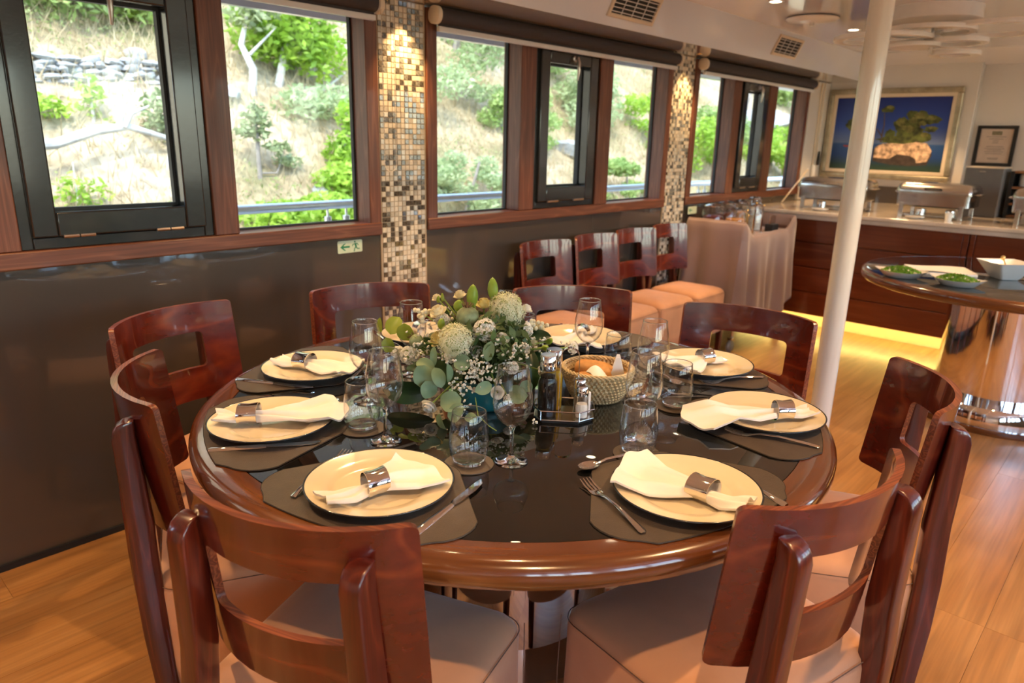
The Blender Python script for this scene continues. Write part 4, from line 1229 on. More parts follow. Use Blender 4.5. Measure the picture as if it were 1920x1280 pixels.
# ------------------------------------------------------------------ place settings
SET = {'NL': (-72.0, 0.595, 'at the front left place'), 'NR': (-16.0, 0.625, 'at the front right place'), 'L': (-112.5, 0.60, 'at the left place beside the edge on chair'), 'LB': (-151.0, 0.575, 'at the back left place by the taupe wall'),
       'BL': (163.0, 0.59, 'at the place hidden behind the flowers'), 'BR': (110.0, 0.56, 'at the far place behind the bread basket'), 'RB': (67.0, 0.615, 'at the back right place near the white pole'), 'R': (30.2, 0.622, 'at the right place before the pole')}
def polar(r, a): return (TX + r * math.cos(math.radians(a)), TY + r * math.sin(math.radians(a)))
def mat_outline():
    # rounded wedge for a round table, local x = outward, y = tangential
    p = []
    pts = [(0.475, 0.07), (0.745, 0.225), (0.745, -0.225), (0.475, -0.07)]
    ro = 0.745; ha = math.radians(18.3)
    out = []
    def rc(c, r, a0, a1, k=6):
        for i in range(k + 1):
            a = math.radians(a0 + (a1 - a0) * i / k); out.append((c[0] + r * math.cos(a), c[1] + r * math.sin(a)))
    rc((0.64, -0.146), 0.075, -110, -28)
    for i in range(1, 10):
        a = math.radians(-15.5 + 31.0 * i / 10); out.append((ro * math.cos(a), ro * math.sin(a)))
    rc((0.64, 0.146), 0.075, 28, 110)
    rc((0.505, 0.055), 0.06, 118, 178); rc((0.505, -0.055), 0.06, 182, 242)
    return [(x - 0.6, y) for x, y in out]
MATO = mat_outline()
mat_me = MB().loops([MATO, [(x, y, 0) for x, y in MATO]] if 0 else [[(x, y, z) for x, y in MATO] for z in (0, 0.0022)]).mesh('placemat', M['matl'], 30)
mat_edge = MB().tube([(x * 0.997, y * 0.997, 0.0022) for x, y in MATO], 0.0006, 4, closed=True).mesh('stitched_edge', M['dark'], 30)
plate_me = MB().lathe([(0, 0.0045), (0.080, 0.0050), (0.088, 0.0075), (0.094, 0.0115), (0.110, 0.0150), (0.1335, 0.0195), (0.1365, 0.0205)], 72).mesh('dish', M['plate'], 60)
plate_u = MB().lathe([(0.1378, 0.0196), (0.134, 0.0172), (0.100, 0.0098), (0.084, 0.0030), (0.081, 0.0), (0.076, 0.0), (0.074, 0.002), (0, 0.002)], 72).mesh('underside', M['porcelain'], 60)
plate_r = MB().lathe([(0.1355, 0.0203), (0.1372, 0.0216), (0.1390, 0.0206), (0.1386, 0.0184), (0.1365, 0.0178)], 72).mesh('rim_band', M['plateb'], 80)
coaster_me = MB().lathe([(0, 0), (0.0505, 0), (0.0505, 0.0022), (0, 0.0022)], 40).mesh('coaster', M['matl'], 30)

def bowl_profile(pts_out, th, zb):
    inner = [(max(r - th, 0.0), z if z > zb else zb) for r, z in reversed(pts_out)]
    return pts_out + inner
def wine_glass():
    r = empty('wine_glass')
    o = [(0.0045, 0.078), (0.012, 0.081), (0.022, 0.088), (0.032, 0.100), (0.0385, 0.115), (0.0405, 0.130), (0.0395, 0.148), (0.0365, 0.168), (0.033, 0.188), (0.0305, 0.205)]
    i = [(0.0297, 0.205), (0.0322, 0.188), (0.0357, 0.168), (0.0387, 0.148), (0.0397, 0.130), (0.0377, 0.115), (0.0312, 0.1008), (0.0212, 0.0895), (0.0112, 0.0835), (0.0, 0.082)]
    MB().lathe(o + [(0.0301, 0.2056)] + i, 40).build('bowl', M['bowl'], r, smooth=80)
    MB().tube([(0.0301 * math.cos(2 * PI * k / 40), 0.0301 * math.sin(2 * PI * k / 40), 0.2054) for k in range(40)], 0.0009, 6, closed=True).build('lip', M['solidglass'], r, smooth=80)
    MB().lathe([(0, 0.0005), (0.034, 0.0005), (0.0345, 0.0012), (0.033, 0.0022), (0.018, 0.0042), (0.008, 0.009), (0.0045, 0.018), (0.0038, 0.045), (0.0042, 0.068), (0.0075, 0.0775), (0.0, 0.0815)], 32).build('stem', M['solidglass'], r, smooth=80, fix=True)
    return r
def tumbler():
    r = empty('water_tumbler')
    o = [(0.026, 0.0), (0.033, 0.006), (0.038, 0.022), (0.0405, 0.045), (0.0400, 0.065), (0.0375, 0.088), (0.034, 0.112)]
    i = [(0.0331, 0.112), (0.0366, 0.088), (0.0391, 0.065), (0.0396, 0.045), (0.0371, 0.022), (0.031, 0.012), (0.0, 0.011)]
    MB().lathe(o + [(0.0336, 0.1126)] + i, 40).build('body', M['bowl'], r, smooth=80)
    MB().lathe([(0, 0.0003), (0.0255, 0.0003), (0.0325, 0.006), (0.0305, 0.0115), (0.0, 0.0105)], 32).build('base', M['solidglass'], r, smooth=60, fix=True)
    MB().tube([(0.0336 * math.cos(2 * PI * k / 40), 0.0336 * math.sin(2 * PI * k / 40), 0.1124) for k in range(40)], 0.0010, 6, closed=True).build('lip', M['solidglass'], r, smooth=80)
    return r
def flat_sweep(sec):
    """sec rows: x, z, half width, thickness"""
    L = []
    for x, z, w, t in sec: L.append([(x, y, zz) for y, zz in ((-w, z), (-w * 0.6, z + t * 0.8), (0, z + t), (w * 0.6, z + t * 0.8), (w, z), (0, z - t * 0.1))])
    return MB().loops(L)
def fork_mesh():
    mb = flat_sweep([(-0.105, 0.004, 0.0055, 0.002), (-0.100, 0.004, 0.0075, 0.0026), (-0.07, 0.007, 0.0062, 0.0028), (-0.02, 0.010, 0.0035, 0.003), (0.02, 0.008, 0.003, 0.003), (0.038, 0.004, 0.006, 0.002), (0.048, 0.002, 0.0115, 0.0014), (0.060, 0.002, 0.0122, 0.0013)])
    for k in range(4):
        y = -0.0105 + 0.007 * k
        mb.loops([[(x, y + sy * w, z + sz) for sy, sz in ((-1, 0), (1, 0), (1, 0.0013), (-1, 0.0013))] for x, z, w in ((0.058, 0.002, 0.0023), (0.078, 0.0035, 0.0019), (0.098, 0.0085, 0.0008))])
    return mb.mesh('fork', M['chrome'], 60)
def spoon_mesh():
    mb = flat_sweep([(-0.085, 0.004, 0.0045, 0.002), (-0.08, 0.004, 0.006, 0.0026), (-0.05, 0.008, 0.005, 0.0026), (0.0, 0.010, 0.0028, 0.0026), (0.022, 0.006, 0.0035, 0.0024)])
    mb.grid(lambda u, v: (0.045 + 0.026 * (2 * v - 1), 0.016 * math.sqrt(max(0, 1 - (2 * v - 1) ** 2)) * (2 * u - 1), 0.0015 + 0.0065 * ((2 * v - 1) ** 2 + (2 * u - 1) ** 2 * (1 - (2 * v - 1) ** 2))), 8, 12)
    mb.grid(lambda u, v: (0.045 + 0.026 * (2 * v - 1), -0.016 * math.sqrt(max(0, 1 - (2 * v - 1) ** 2)) * (2 * u - 1), 0.0005 + 0.0065 * ((2 * v - 1) ** 2 + (2 * u - 1) ** 2 * (1 - (2 * v - 1) ** 2))), 8, 12)
    return mb.mesh('spoon', M['chrome'], 60)
def knife_mesh():
    mb = flat_sweep([(-0.115, 0.0, 0.006, 0.004), (-0.110, 0.0, 0.0085, 0.0055), (-0.06, 0.0, 0.0080, 0.006), (-0.010, 0.0, 0.0062, 0.006), (0.0, 0.001, 0.006, 0.004)])
    bl = [(0.0, -0.006), (0.02, -0.009), (0.07, -0.010), (0.098, -0.006), (0.110, 0.004), (0.112, 0.0065), (0.09, 0.0075), (0.0, 0.006)]
    mb.prism(bl, 0.0018, 0.0032)
    return mb.mesh('knife', M['chrome'], 45)
fork_me, spoon_me, knife_me = fork_mesh(), spoon_mesh(), knife_mesh()

def napkin_mesh(fan, tail, seed, spread=1.0):
    q = random.Random(seed); ph = [q.uniform(0, 6.28) for _ in range(3)]; sk = q.uniform(-0.35, 0.35)
    nu, nv = 36, 44
    def core(u, v):
        s = 2 * u - 1
        t = v
        if t < 0.30:
            k = 1 - t / 0.30; x = -tail * k; w = 0.0165 + (0.030 - 0.0165) * math.sin(k * PI * 0.62) ; amp = 0.006 * math.sin(min(1, k * 1.6) * PI / 2); nf = 2.1; hgt = 0.017 * (1 - k) + 0.008 * k
            x -= 0.010 * k * (abs(s) - 0.5)
        else:
            k = (t - 0.30) / 0.70; x = fan * k; w = 0.0165 + 0.064 * spread * (k ** 0.85); amp = 0.0035 + 0.0085 * math.sin(min(1.0, k * 1.25) * PI * 0.75); nf = 1.6 + 0.9 * (1 - k); hgt = 0.017 * (1 - k) ** 1.5 + 0.004
            x += fan * 0.16 * k * (1 - abs(s + sk) ** 1.3) - fan * 0.07 * k
        roll = max(0.0, 1 - abs(t - 0.30) / 0.22)
        y = s * w * (1 - 0.25 * roll) + sk * 0.05 * (max(0, t - 0.3) ** 1.5)
        z = hgt * (0.35 + 0.65 * math.cos(s * PI / 2 * (0.7 + 0.3 * roll))) + amp * (0.5 + 0.5 * math.sin(s * PI * nf + ph[0] + 1.2 * k * ph[1] / 6)) + 0.0025 * math.sin(9 * s + 5 * k + ph[2])
        return x, y, z
    mb = MB()
    top = lambda u, v: (lambda p: (p[0], p[1], p[2] + 0.0022))(core(u, v))
    def bot(u, v):
        p = core(1 - u, v); return (p[0], p[1], min(p[2] - 0.001, 0.004) if 0 else p[2] - 0.0022)
    mb.grid(top, nu, nv); mb.grid(bot, nu, nv)
    # close the border so the cloth has thickness
    W = nu + 1; off = W * (nv + 1)
    for j in range(nv):
        a, b = j * W, (j + 1) * W; c, d = off + j * W + nu, off + (j + 1) * W + nu
        mb.f.append((a, b, d, c)); mb.m.append(0)
        a, b = j * W + nu, (j + 1) * W + nu; c, d = off + j * W, off + (j + 1) * W
        mb.f.append((b, a, c, d)); mb.m.append(0)
    for i in range(nu):
        a, b = i, i + 1; c, d = off + nu - i, off + nu - i - 1
        mb.f.append((b, a, c, d)); mb.m.append(0)
        a, b = nv * W + i, nv * W + i + 1; c, d = off + nv * W + nu - i, off + nv * W + nu - i - 1
        mb.f.append((a, b, d, c)); mb.m.append(0)
    return mb
ring_me = MB()
for k in range(1): pass
Lr = []
for (rr, dx) in ((0.0238, -0.021), (0.0222, 0.0), (0.0246, 0.021), (0.0233, 0.021), (0.0209, 0.0), (0.0225, -0.021)):
    Lr.append([(dx + 0.004 * math.cos(a * 2 * PI / 32), rr * math.cos(a * 2 * PI / 32) * 1.08, 0.0255 + rr * math.sin(a * 2 * PI / 32)) for a in range(32)])
Lr.append(Lr[0])
ring_me = MB().loops(Lr, True, False, False).mesh('napkin_ring', M['chrome'], 60)

wine0, tumb0 = wine_glass(), tumbler()
WINE = {'NL': (-0.905, 0.990), 'L': (-1.165, 0.868), 'NR': (-0.779, 1.275), 'R': (-0.914, 1.526), 'RB': (-1.171, 1.595), 'LB': (-1.393, 0.985), 'BL': (-1.481, 1.201), 'BR': (-1.403, 1.492)}
TUMB = {'NL': (-0.956, 0.918), 'L': (-1.255, 0.872), 'NR': (-0.742, 1.207), 'R': (-0.832, 1.515), 'RB': (-1.090, 1.630), 'LB': (-1.440, 1.080), 'BL': (-1.545, 1.330), 'BR': (-1.430, 1.605)}
TZ2 = TZ + 0.0006
for n, (key, (ang, rad, where)) in enumerate(SET.items()):
    a = math.radians(ang)
    am = math.radians(ang + {'LB': -2.2, 'R': -1.2, 'RB': 2.0}.get(key, 0)); mx_, my_ = polar(0.600, math.degrees(am))
    m = tag(place('placemat', mat_me, None, (mx_, my_, TZ2 + 0.0004), (0, 0, am)), 'dark brown wedge shaped placemat ' + where, 'placemat', 'placemats on the dining table')
    place('stitched_edge', mat_edge, m)
    pr_ = empty('dinner_plate', (*polar(rad, ang), TZ2 + 0.0028), a); tag(pr_, 'cream dinner plate with thin black rim ' + where, 'plate', 'dinner plates on the dining table')
    for nm, me in (('dish', plate_me), ('underside', plate_u), ('rim_band', plate_r)): place(nm, me, pr_)
    nx, ny, na, fan, tail = NAPKIN[key]
    zb = TZ2 + 0.0150 if key not in ('R', 'L', 'LB') else TZ2 + 0.0165
    nb = napkin_mesh(fan, tail, 100 + n, 0.95 if key in ('L', 'LB', 'R') else 1.15)
    # cloth rests on the plate: lift what would sink below the dish
    rot = Matrix.Translation((nx, ny, zb)) @ Matrix.Rotation(math.radians(na), 4, 'Z'); px_, py_ = polar(rad, ang)
    vv = []
    for v in nb.v:
        w_ = rot @ Vector(v); d_ = math.hypot(w_.x - px_, w_.y - py_)
        fl = TZ2 + 0.0028 + (0.0055 if d_ < 0.086 else 0.0055 + (d_ - 0.086) * 0.31 if d_ < 0.1378 else 0.0225 - (d_ - 0.1378) * 0.22)
        lift = max(0.0, fl + 0.0016 - (w_.z - v[2] * 0 )) if False else 0
        zmin = fl + 0.0012
        zz = zmin + (v[2] + 0.0022) * (0.95)
        vv.append((v[0], v[1], zz - zb))
    nb.v = vv
    o = nb.build('napkin', M['napkin'], None, (nx, ny, zb), smooth=70); o.rotation_euler = (0, 0, math.radians(na)); tag(o, 'white cloth napkin fanned from its ring ' + where, 'napkin', 'napkins on the plates')
    d_ = math.hypot(nx - px_, ny - py_); rz_ = TZ2 + 0.0028 + (0.0055 if d_ < 0.086 else 0.0055 + (d_ - 0.086) * 0.31)
    tag(place('napkin_ring', ring_me, None, (nx, ny, rz_ - 0.0015), (0, 0, math.radians(na))), 'polished chrome napkin ring around the napkin ' + where, 'napkin ring', 'chrome napkin rings')
    wg = wine0 if n == 0 else copy_tree(wine0); wg.location = (*WINE[key], TZ2); wg.rotation_euler.z = n
    tag(wg, 'empty stemmed wine glass ' + where, 'wine glass', 'wine glasses on the dining table')
    cx_, cy_ = TUMB[key]
    tag(place('coaster', coaster_me, None, (cx_, cy_, TZ2 + 0.0004)), 'round brown coaster under the tumbler ' + where, 'coaster', 'round brown coasters')
    tb = tumb0 if n == 0 else copy_tree(tumb0); tb.location = (cx_, cy_, TZ2 + 0.0028)
    tag(tb, 'empty stemless water tumbler ' + where, 'tumbler', 'water tumblers on the dining table')

def lay(kind, me, p0, p1, z, label, tilt=0.0, flip=False):
    """p0 handle end, p1 head end"""
    a = math.atan2(p1[1] - p0[1], p1[0] - p0[0])
    o = place(kind, me, None, ((p0[0] + p1[0]) / 2, (p0[1] + p1[1]) / 2, z), (PI if flip else 0, tilt, a))
    return tag(o, label, kind, {'fork': 'forks', 'knife': 'knives', 'spoon': 'spoons'}[kind] + ' laid on the dining table')
ZM = TZ2 + 0.0032
CUT = {'NL': ((-9.5, 0.715, -17.5, 0.505), (12.0, 0.69, 17.2, 0.525)), 'NR': ((-13.2, 0.714, -15.7, 0.505), (10.3, 0.749, 14.5, 0.545))}
for key, (ang, rad, where) in SET.items():
    c = CUT.get(key, ((-10.5, 0.725, -12.5, 0.52), (9.5, 0.735, 14.0, 0.53)))
    if key == 'R': c = ((-12.0, 0.735, -12.0, 0.531), (11, 0.73, 14, 0.53))
    if key == 'L': c = ((-11, 0.72, -14, 0.51), (7.0, 0.737, 14.8, 0.537))
    (a0, r0, a1, r1), (b0, s0, b1, s1) = c
    lay('fork', fork_me, polar(r0, ang + a0), polar(r1, ang + a1), ZM - 0.001, 'steel fork lying left of the plate ' + where)
    lay('knife', knife_me, polar(s0, ang + b0), polar(s1, ang + b1), ZM, 'steel knife lying right of the plate ' + where)
    if key in ('NR', 'L', 'RB', 'LB'):
        lay('spoon', spoon_me, polar(0.445, ang + 2), polar(0.462, ang - 14), ZM - 0.001 if key != 'NR' else ZM - 0.001, 'steel dessert spoon lying above the plate ' + where)

# ------------------------------------------------------------------ bread basket
bk_ = empty('bread_basket', (-1.010, 1.425, TZ2)); tag(bk_, 'round woven seagrass bread basket right of the flowers', 'basket')
rush = mat('woven_seagrass', (0.52, 0.40, 0.22), 0.7, noise=0.25, nscale=60)
NR_, NC_ = 9, 46
def weave(a, z):
    row = int(z / 0.0088); return 1 + 0.035 * math.sin(NC_ * a + (row % 2) * PI)
prof = []
for k in range(NR_ * 4 + 1):
    t_ = k / (NR_ * 4.0); z = 0.08 * t_; r_ = 0.055 + 0.036 * (t_ ** 0.6) + 0.0022 * abs(math.sin(PI * t_ * NR_)); prof.append((r_, z))
inner = [(r_ - 0.008, max(z, 0.008)) for r_, z in reversed(prof)]
MB().lathe([(0, 0)] + prof + inner + [(0, 0.008)], 184, mod=weave).build('woven_body', rush, bk_, smooth=60)
cr = MB()
for k in range(3):
    pts = []
    for i in range(90):
        a = 2 * PI * i / 90; w_ = 0.0035 * math.sin(15 * a + k * 2.09); pts.append(((0.0885 + w_) * math.cos(a), (0.0885 + w_) * math.sin(a), 0.0825 + 0.003 * math.cos(15 * a + k * 2.09)))
    cr.tube(pts, 0.0028, 6, closed=True)
cr.build('braided_rim', rush, bk_)
crust = mat('bread_crust', (0.50, 0.24, 0.07), 0.75, noise=0.25, nscale=40, bump=0.3, bscale=150)
for k, (x, y, z, rz, ry, s_, lab) in enumerate(((-0.015, 0.01, 0.068, 0.5, 0.12, (0.055, 0.030, 0.024), 'golden bread piece on top of the basket'), (0.0, -0.035, 0.055, -0.4, -0.1, (0.045, 0.028, 0.02), 'golden bread piece at the front of the basket'), (0.01, 0.045, 0.052, 0.2, 0.1, (0.05, 0.025, 0.02), 'golden bread piece at the back of the basket'))):
    b = MB().ball((0, 0, 0), 1, 16, 10); q = random.Random(k)
    b.v = [(math.copysign(abs(x_) ** 0.7, x_) * s_[0], math.copysign(abs(y_) ** 0.75, y_) * s_[1] * (1 + 0.08 * math.sin(7 * x_)), math.copysign(abs(z_) ** 0.75, z_) * s_[2]) for x_, y_, z_ in b.v]
    o = b.build('bread_roll', crust, None, (-1.010 + x, 1.425 + y, TZ2 + z), smooth=180); o.rotation_euler = (0, ry, rz); tag(o, lab, 'bread', 'bread in the basket')
for k, (x, y, rz, lab) in enumerate(((0.040, 0.030, 2.2, 'folded white paper napkin standing in the bread basket'), (0.030, -0.030, -0.5, 'crumpled white paper napkin on the bread basket front'))):
    nb = MB()
    if k == 0:
        for s in (-1, 1): nb.loops([[(s * 0.004 + s * 0.010 * t_, w_ * (1 - t_ * 0.85) * 0.026, 0.04 + 0.075 * t_ + 0.0 * w_) for w_ in (-1, 0, 1)] + [(s * 0.004 + s * 0.010 * t_ - 0.0015, w_ * (1 - t_ * 0.85) * 0.026, 0.04 + 0.075 * t_) for w_ in (1, 0, -1)] for t_ in (0, 0.25, 0.5, 0.75, 1.0)])
    else:
        nb.grid(lambda u, v: (0.04 * (2 * u - 1), 0.022 * (2 * v - 1), 0.083 + 0.006 * math.sin(5 * u + 2 * v) - 0.010 * (2 * v - 1) ** 2), 8, 8)
        nb.grid(lambda u, v: (0.04 * (1 - 2 * u), 0.022 * (2 * v - 1), 0.0815 + 0.006 * math.sin(5 * (1 - u) + 2 * v) - 0.010 * (2 * v - 1) ** 2), 8, 8)
    o = nb.build('paper_napkin', M['paper'], None, (-1.010 + x, 1.425 + y, TZ2), smooth=60); o.rotation_euler = (0, 0, rz); tag(o, lab, 'napkin', 'paper napkins in the basket')

# ------------------------------------------------------------------ condiment caddy with cruets and shakers
CX, CY, CA = -0.985, 1.262, math.radians(38)
cd = empty('condiment_caddy', (CX, CY, TZ2), CA); tag(cd, 'steel condiment caddy with wire rail and loop handle', 'caddy')
tray = [(-0.055, -0.050), (0.035, -0.050), (0.070, -0.020), (0.070, 0.020), (0.035, 0.050), (-0.055, 0.050), (-0.072, 0.025), (-0.072, -0.025)]
MB().prism(tray, 0.006, 0.009).build('tray', M['steel'], cd, smooth=0, bevel=0.002)
MB().prism([(x * 0.93, y * 0.93) for x, y in tray], 0.0, 0.006).build('foot', M['rubber'], cd, smooth=0)
rail = [(x * 1.0, y * 1.0, 0.030) for x, y in tray]
rm = MB().tube(rail, 0.0016, 6, closed=True)
for x, y in ((-0.055, -0.050), (0.035, -0.050), (0.035, 0.050), (-0.055, 0.050)): rm.tube([(x, y, 0.008), (x, y, 0.030)], 0.0016, 6)
rm.build('rail', M['chrome'], cd)
hp = [(-0.014, 0.009), (-0.014, 0.145)] + [(0.008 - 0.022 * math.cos(a * PI / 8), 0.150 + 0.022 * math.sin(a * PI / 8)) for a in range(9)] + [(0.030, 0.145), (0.030, 0.009)]
L = []
for k, (x, z) in enumerate(hp):
    a = Vector((x - 0.008, z - 0.145)); a = a.normalized() * 0.0009 if z > 0.146 else Vector((math.copysign(0.0009, x - 0.008), 0))
    L.append([(x - a.x, -0.003, z - a.y), (x + a.x, -0.003, z + a.y), (x + a.x, 0.009, z + a.y), (x - a.x, 0.009, z - a.y)])
MB().loops(L).build('handle', M['chrome'], cd, smooth=50)
def in_caddy(x, y): return (CX + x * math.cos(CA) - y * math.sin(CA), CY + x * math.sin(CA) + y * math.cos(CA), TZ2 + 0.0096)
balsam = mat('balsamic_vinegar', (0.008, 0.004, 0.003), 0.5, spec=0.1, noise=0.1)
oil = mat('olive_oil', (0.62, 0.38, 0.02), 0.4, spec=0.2, noise=0.1)
def cruet(x, y, liq, label, h):
    r = empty('cruet', in_caddy(x, y)); tag(r, label, 'cruet', 'cruets in the caddy')
    MB().lathe([(0, 0.002), (0.0205, 0.002), (0.0215, 0.005), (0.0215, h * 0.55), (0.017, h * 0.62), (0.017, h * 0.66), (0.0, h * 0.66)], 24).build('liquid', liq, r, smooth=50)
    MB().lathe([(0, 0.0), (0.0222, 0.0), (0.0230, 0.003), (0.0230, h * 0.57), (0.0205, h * 0.61), (0.0185, h * 0.65), (0.0190, h * 0.70), (0.0190, h * 0.76), (0.018, h * 0.76), (0.0175, h * 0.66), (0.0222, h * 0.56), (0.0222, 0.003)], 28).build('bottle', M['cruetglass'], r, smooth=60)
    MB().lathe([(0, h * 0.76), (0.0195, h * 0.76), (0.0200, h * 0.77), (0.0198, h * 0.985), (0.018, h), (0.0, h)], 28).build('cap', M['chrome'], r, smooth=50)
cruet(-0.042, -0.020, balsam, 'balsamic vinegar cruet with steel cap in the caddy', 0.150)
cruet(-0.030, 0.028, oil, 'golden olive oil cruet with steel cap in the caddy', 0.150)
def shaker(x, y, cont, label):
    r = empty('shaker', in_caddy(x, y)); tag(r, label, 'shaker', 'shakers in the caddy')
    MB().lathe([(0, 0.002), (0.0138, 0.002), (0.0140, 0.028), (0.012, 0.034), (0, 0.036)], 20).build('contents', cont, r, smooth=50)
    MB().lathe([(0, 0.0), (0.0155, 0.0), (0.0155, 0.034), (0.0135, 0.040), (0.0145, 0.047), (0.0145, 0.056), (0.0138, 0.056), (0.0128, 0.040), (0.0147, 0.034), (0.0147, 0.002)], 24).build('glass_body', M['cruetglass'], r, smooth=60)
    MB().lathe([(0, 0.056), (0.0150, 0.056), (0.0150, 0.073), (0.0125, 0.078), (0, 0.079)], 24).build('cap', M['chrome'], r, smooth=50)
shaker(0.040, -0.022, mat('salt', (0.8, 0.8, 0.78), 0.9, noise=0.05), 'salt shaker with steel cap in the caddy')
shaker(0.036, 0.028, mat('ground_pepper', (0.16, 0.12, 0.09), 0.9, noise=0.3, nscale=300), 'pepper shaker with steel cap in the caddy')
tp = empty('toothpick_holder', in_caddy(0.054, 0.004)); tag(tp, 'small glass toothpick holder between the shakers', 'holder')
MB().lathe([(0, 0), (0.012, 0), (0.013, 0.035), (0.0125, 0.035), (0.0115, 0.003), (0, 0.003)], 18).build('cup', M['bowl'], tp, smooth=60)
MB().box(-0.006, 0.006, -0.004, 0.004, 0.004, 0.055).build('paper_sleeve', M['paper'], tp, smooth=0)
# ------------------------------------------------------------------ flower arrangement
fl = empty('flower_arrangement', (-1.18, 1.185, TZ2)); tag(fl, 'cream and green flower arrangement in a teal bowl at table centre', 'flowers')
FD = Vector((0.643, -0.702, 0.30)).normalized()   # outward, on the camera's side of the bouquet
teal = mat('teal_ceramic', (0.01, 0.11, 0.13), 0.3, coat=0.4, noise=0.1)
cream_p = leaf_mat('cream_petal', (0.82, 0.76, 0.52), (0.88, 0.84, 0.68), 0.25, 0.6, 20)
white_p = leaf_mat('white_petal', (0.84, 0.83, 0.76), (0.88, 0.87, 0.82), 0.25, 0.6, 20)
yellow_p = leaf_mat('pale_yellow_petal', (0.80, 0.70, 0.30), (0.84, 0.78, 0.46), 0.25, 0.6, 20)
bud_g = leaf_mat('lily_bud_green', (0.22, 0.38, 0.03), (0.40, 0.52, 0.08), 0.2, 0.4, 15)
all_g = leaf_mat('allium_green_white', (0.74, 0.76, 0.52), (0.84, 0.85, 0.68), 0.3, 0.7, 30)
all_c = leaf_mat('allium_core', (0.22, 0.32, 0.08), (0.36, 0.46, 0.15), 0.1, 0.7, 30)
euc = leaf_mat('eucalyptus_leaf', (0.16, 0.27, 0.15), (0.26, 0.38, 0.22), 0.2, 0.5, 14)
yleaf = leaf_mat('yellow_green_leaf', (0.24, 0.33, 0.03), (0.36, 0.44, 0.06), 0.3, 0.45, 14)
dleaf = leaf_mat('dark_glossy_leaf', (0.012, 0.035, 0.012), (0.03, 0.075, 0.02), 0.1, 0.3, 14)
fleaf = leaf_mat('mid_green_foliage', (0.05, 0.10, 0.03), (0.13, 0.20, 0.07), 0.25, 0.5, 14)
podm = mat('poppy_pod', (0.20, 0.25, 0.13), 0.55, noise=0.35, nscale=60)
podc = mat('pod_crown', (0.16, 0.09, 0.04), 0.8, noise=0.2)
stem_m = mat('green_stem', (0.16, 0.24, 0.04), 0.6, noise=0.2)
MB().lathe([(0, 0), (0.060, 0), (0.066, 0.006), (0.072, 0.05), (0.074, 0.075), (0.070, 0.075), (0.066, 0.05), (0.055, 0.008), (0, 0.008)], 40).build('bowl', teal, fl, smooth=50)
fr_ = random.Random(11)
def frame_for(p, up_bias=0.5):
    d = (Vector((p.x, p.y, p.z - 0.10)).normalized() * 0.7 + FD * 0.5 + Vector((0, 0, up_bias))).normalized()
    x = d.cross(Vector((0.3, 0.2, 1))).normalized(); y = d.cross(x).normalized()
    return Matrix(((x.x, y.x, d.x, p.x), (x.y, y.y, d.y, p.y), (x.z, y.z, d.z, p.z), (0, 0, 0, 1)))
# stems and a mass of small dark foliage that fills the heart of the bouquet
st = MB()
for row in ALLIUM + ROSE + LILY + POD + STOCK:
    p = Vector(row[:3]); st.tube([(p.x * 0.1, p.y * 0.1, 0.05), tuple(p * 0.55 + Vector((0, 0, 0.06))), tuple(p)], 0.0022, 5)
st.build('stems', stem_m, fl)
fill = MB(); q = random.Random(8)
for k in range(900):
    d = Vector((q.gauss(0, 1), q.gauss(0, 1), q.gauss(0, 1))).normalized() * (q.random() ** 0.4)
    c = Vector((d.x * 0.110, d.y * 0.110, 0.150 + d.z * 0.080)) + Vector((-0.01, 0.02, 0))
    a = Vector((q.gauss(0, 1), q.gauss(0, 1), q.gauss(0, 1))).normalized(); e = a.cross(Vector((q.gauss(0, 1), q.gauss(0, 1), q.gauss(0, 1)))).normalized(); s_ = q.uniform(0.010, 0.022)
    fill.add([c - a * s_, c + e * s_ * 0.45, c + a * s_, c - e * s_ * 0.45], [(0, 1, 2, 3)])
tag(fill.build('filler_foliage', fleaf, fl, smooth=0), kind='stuff')
# alliums: round heads of hundreds of thin starry florets
for (x, y, z, r_) in ALLIUM:
    core = MB().ball((0, 0, 0), r_ * 0.62, 14, 9).build('allium_head', all_c, fl, (x, y, z), smooth=180)
    mb = MB(); q = random.Random(int(x * 1e4)); n = 520; g = PI * (3 - math.sqrt(5))
    for k in range(n):
        zz = 1 - 2 * (k + 0.5) / n; rr = math.sqrt(1 - zz * zz); d = Vector((rr * math.cos(g * k), rr * math.sin(g * k), zz)); R = r_ * q.uniform(0.80, 1.12)
        a = d.cross(Vector((0.2, 0.5, 0.9))).normalized(); b = d.cross(a)
        mb.add([d * r_ * 0.5 + a * 0.0006, d * r_ * 0.5 - a * 0.0006, d * R], [(0, 1, 2)])
        for m_ in range(5):
            t_ = 2 * PI * m_ / 5 + k; e = (a * math.cos(t_) + b * math.sin(t_)); f_ = d.cross(e)
            L_ = r_ * 0.21
            mb.add([d * R * 0.97 + f_ * 0.0012, d * R * 0.97 - f_ * 0.0012, d * (R * 1.03) + e * L_], [(0, 1, 2)])
    tag(mb.build('florets', all_g, core, smooth=0), kind='stuff')
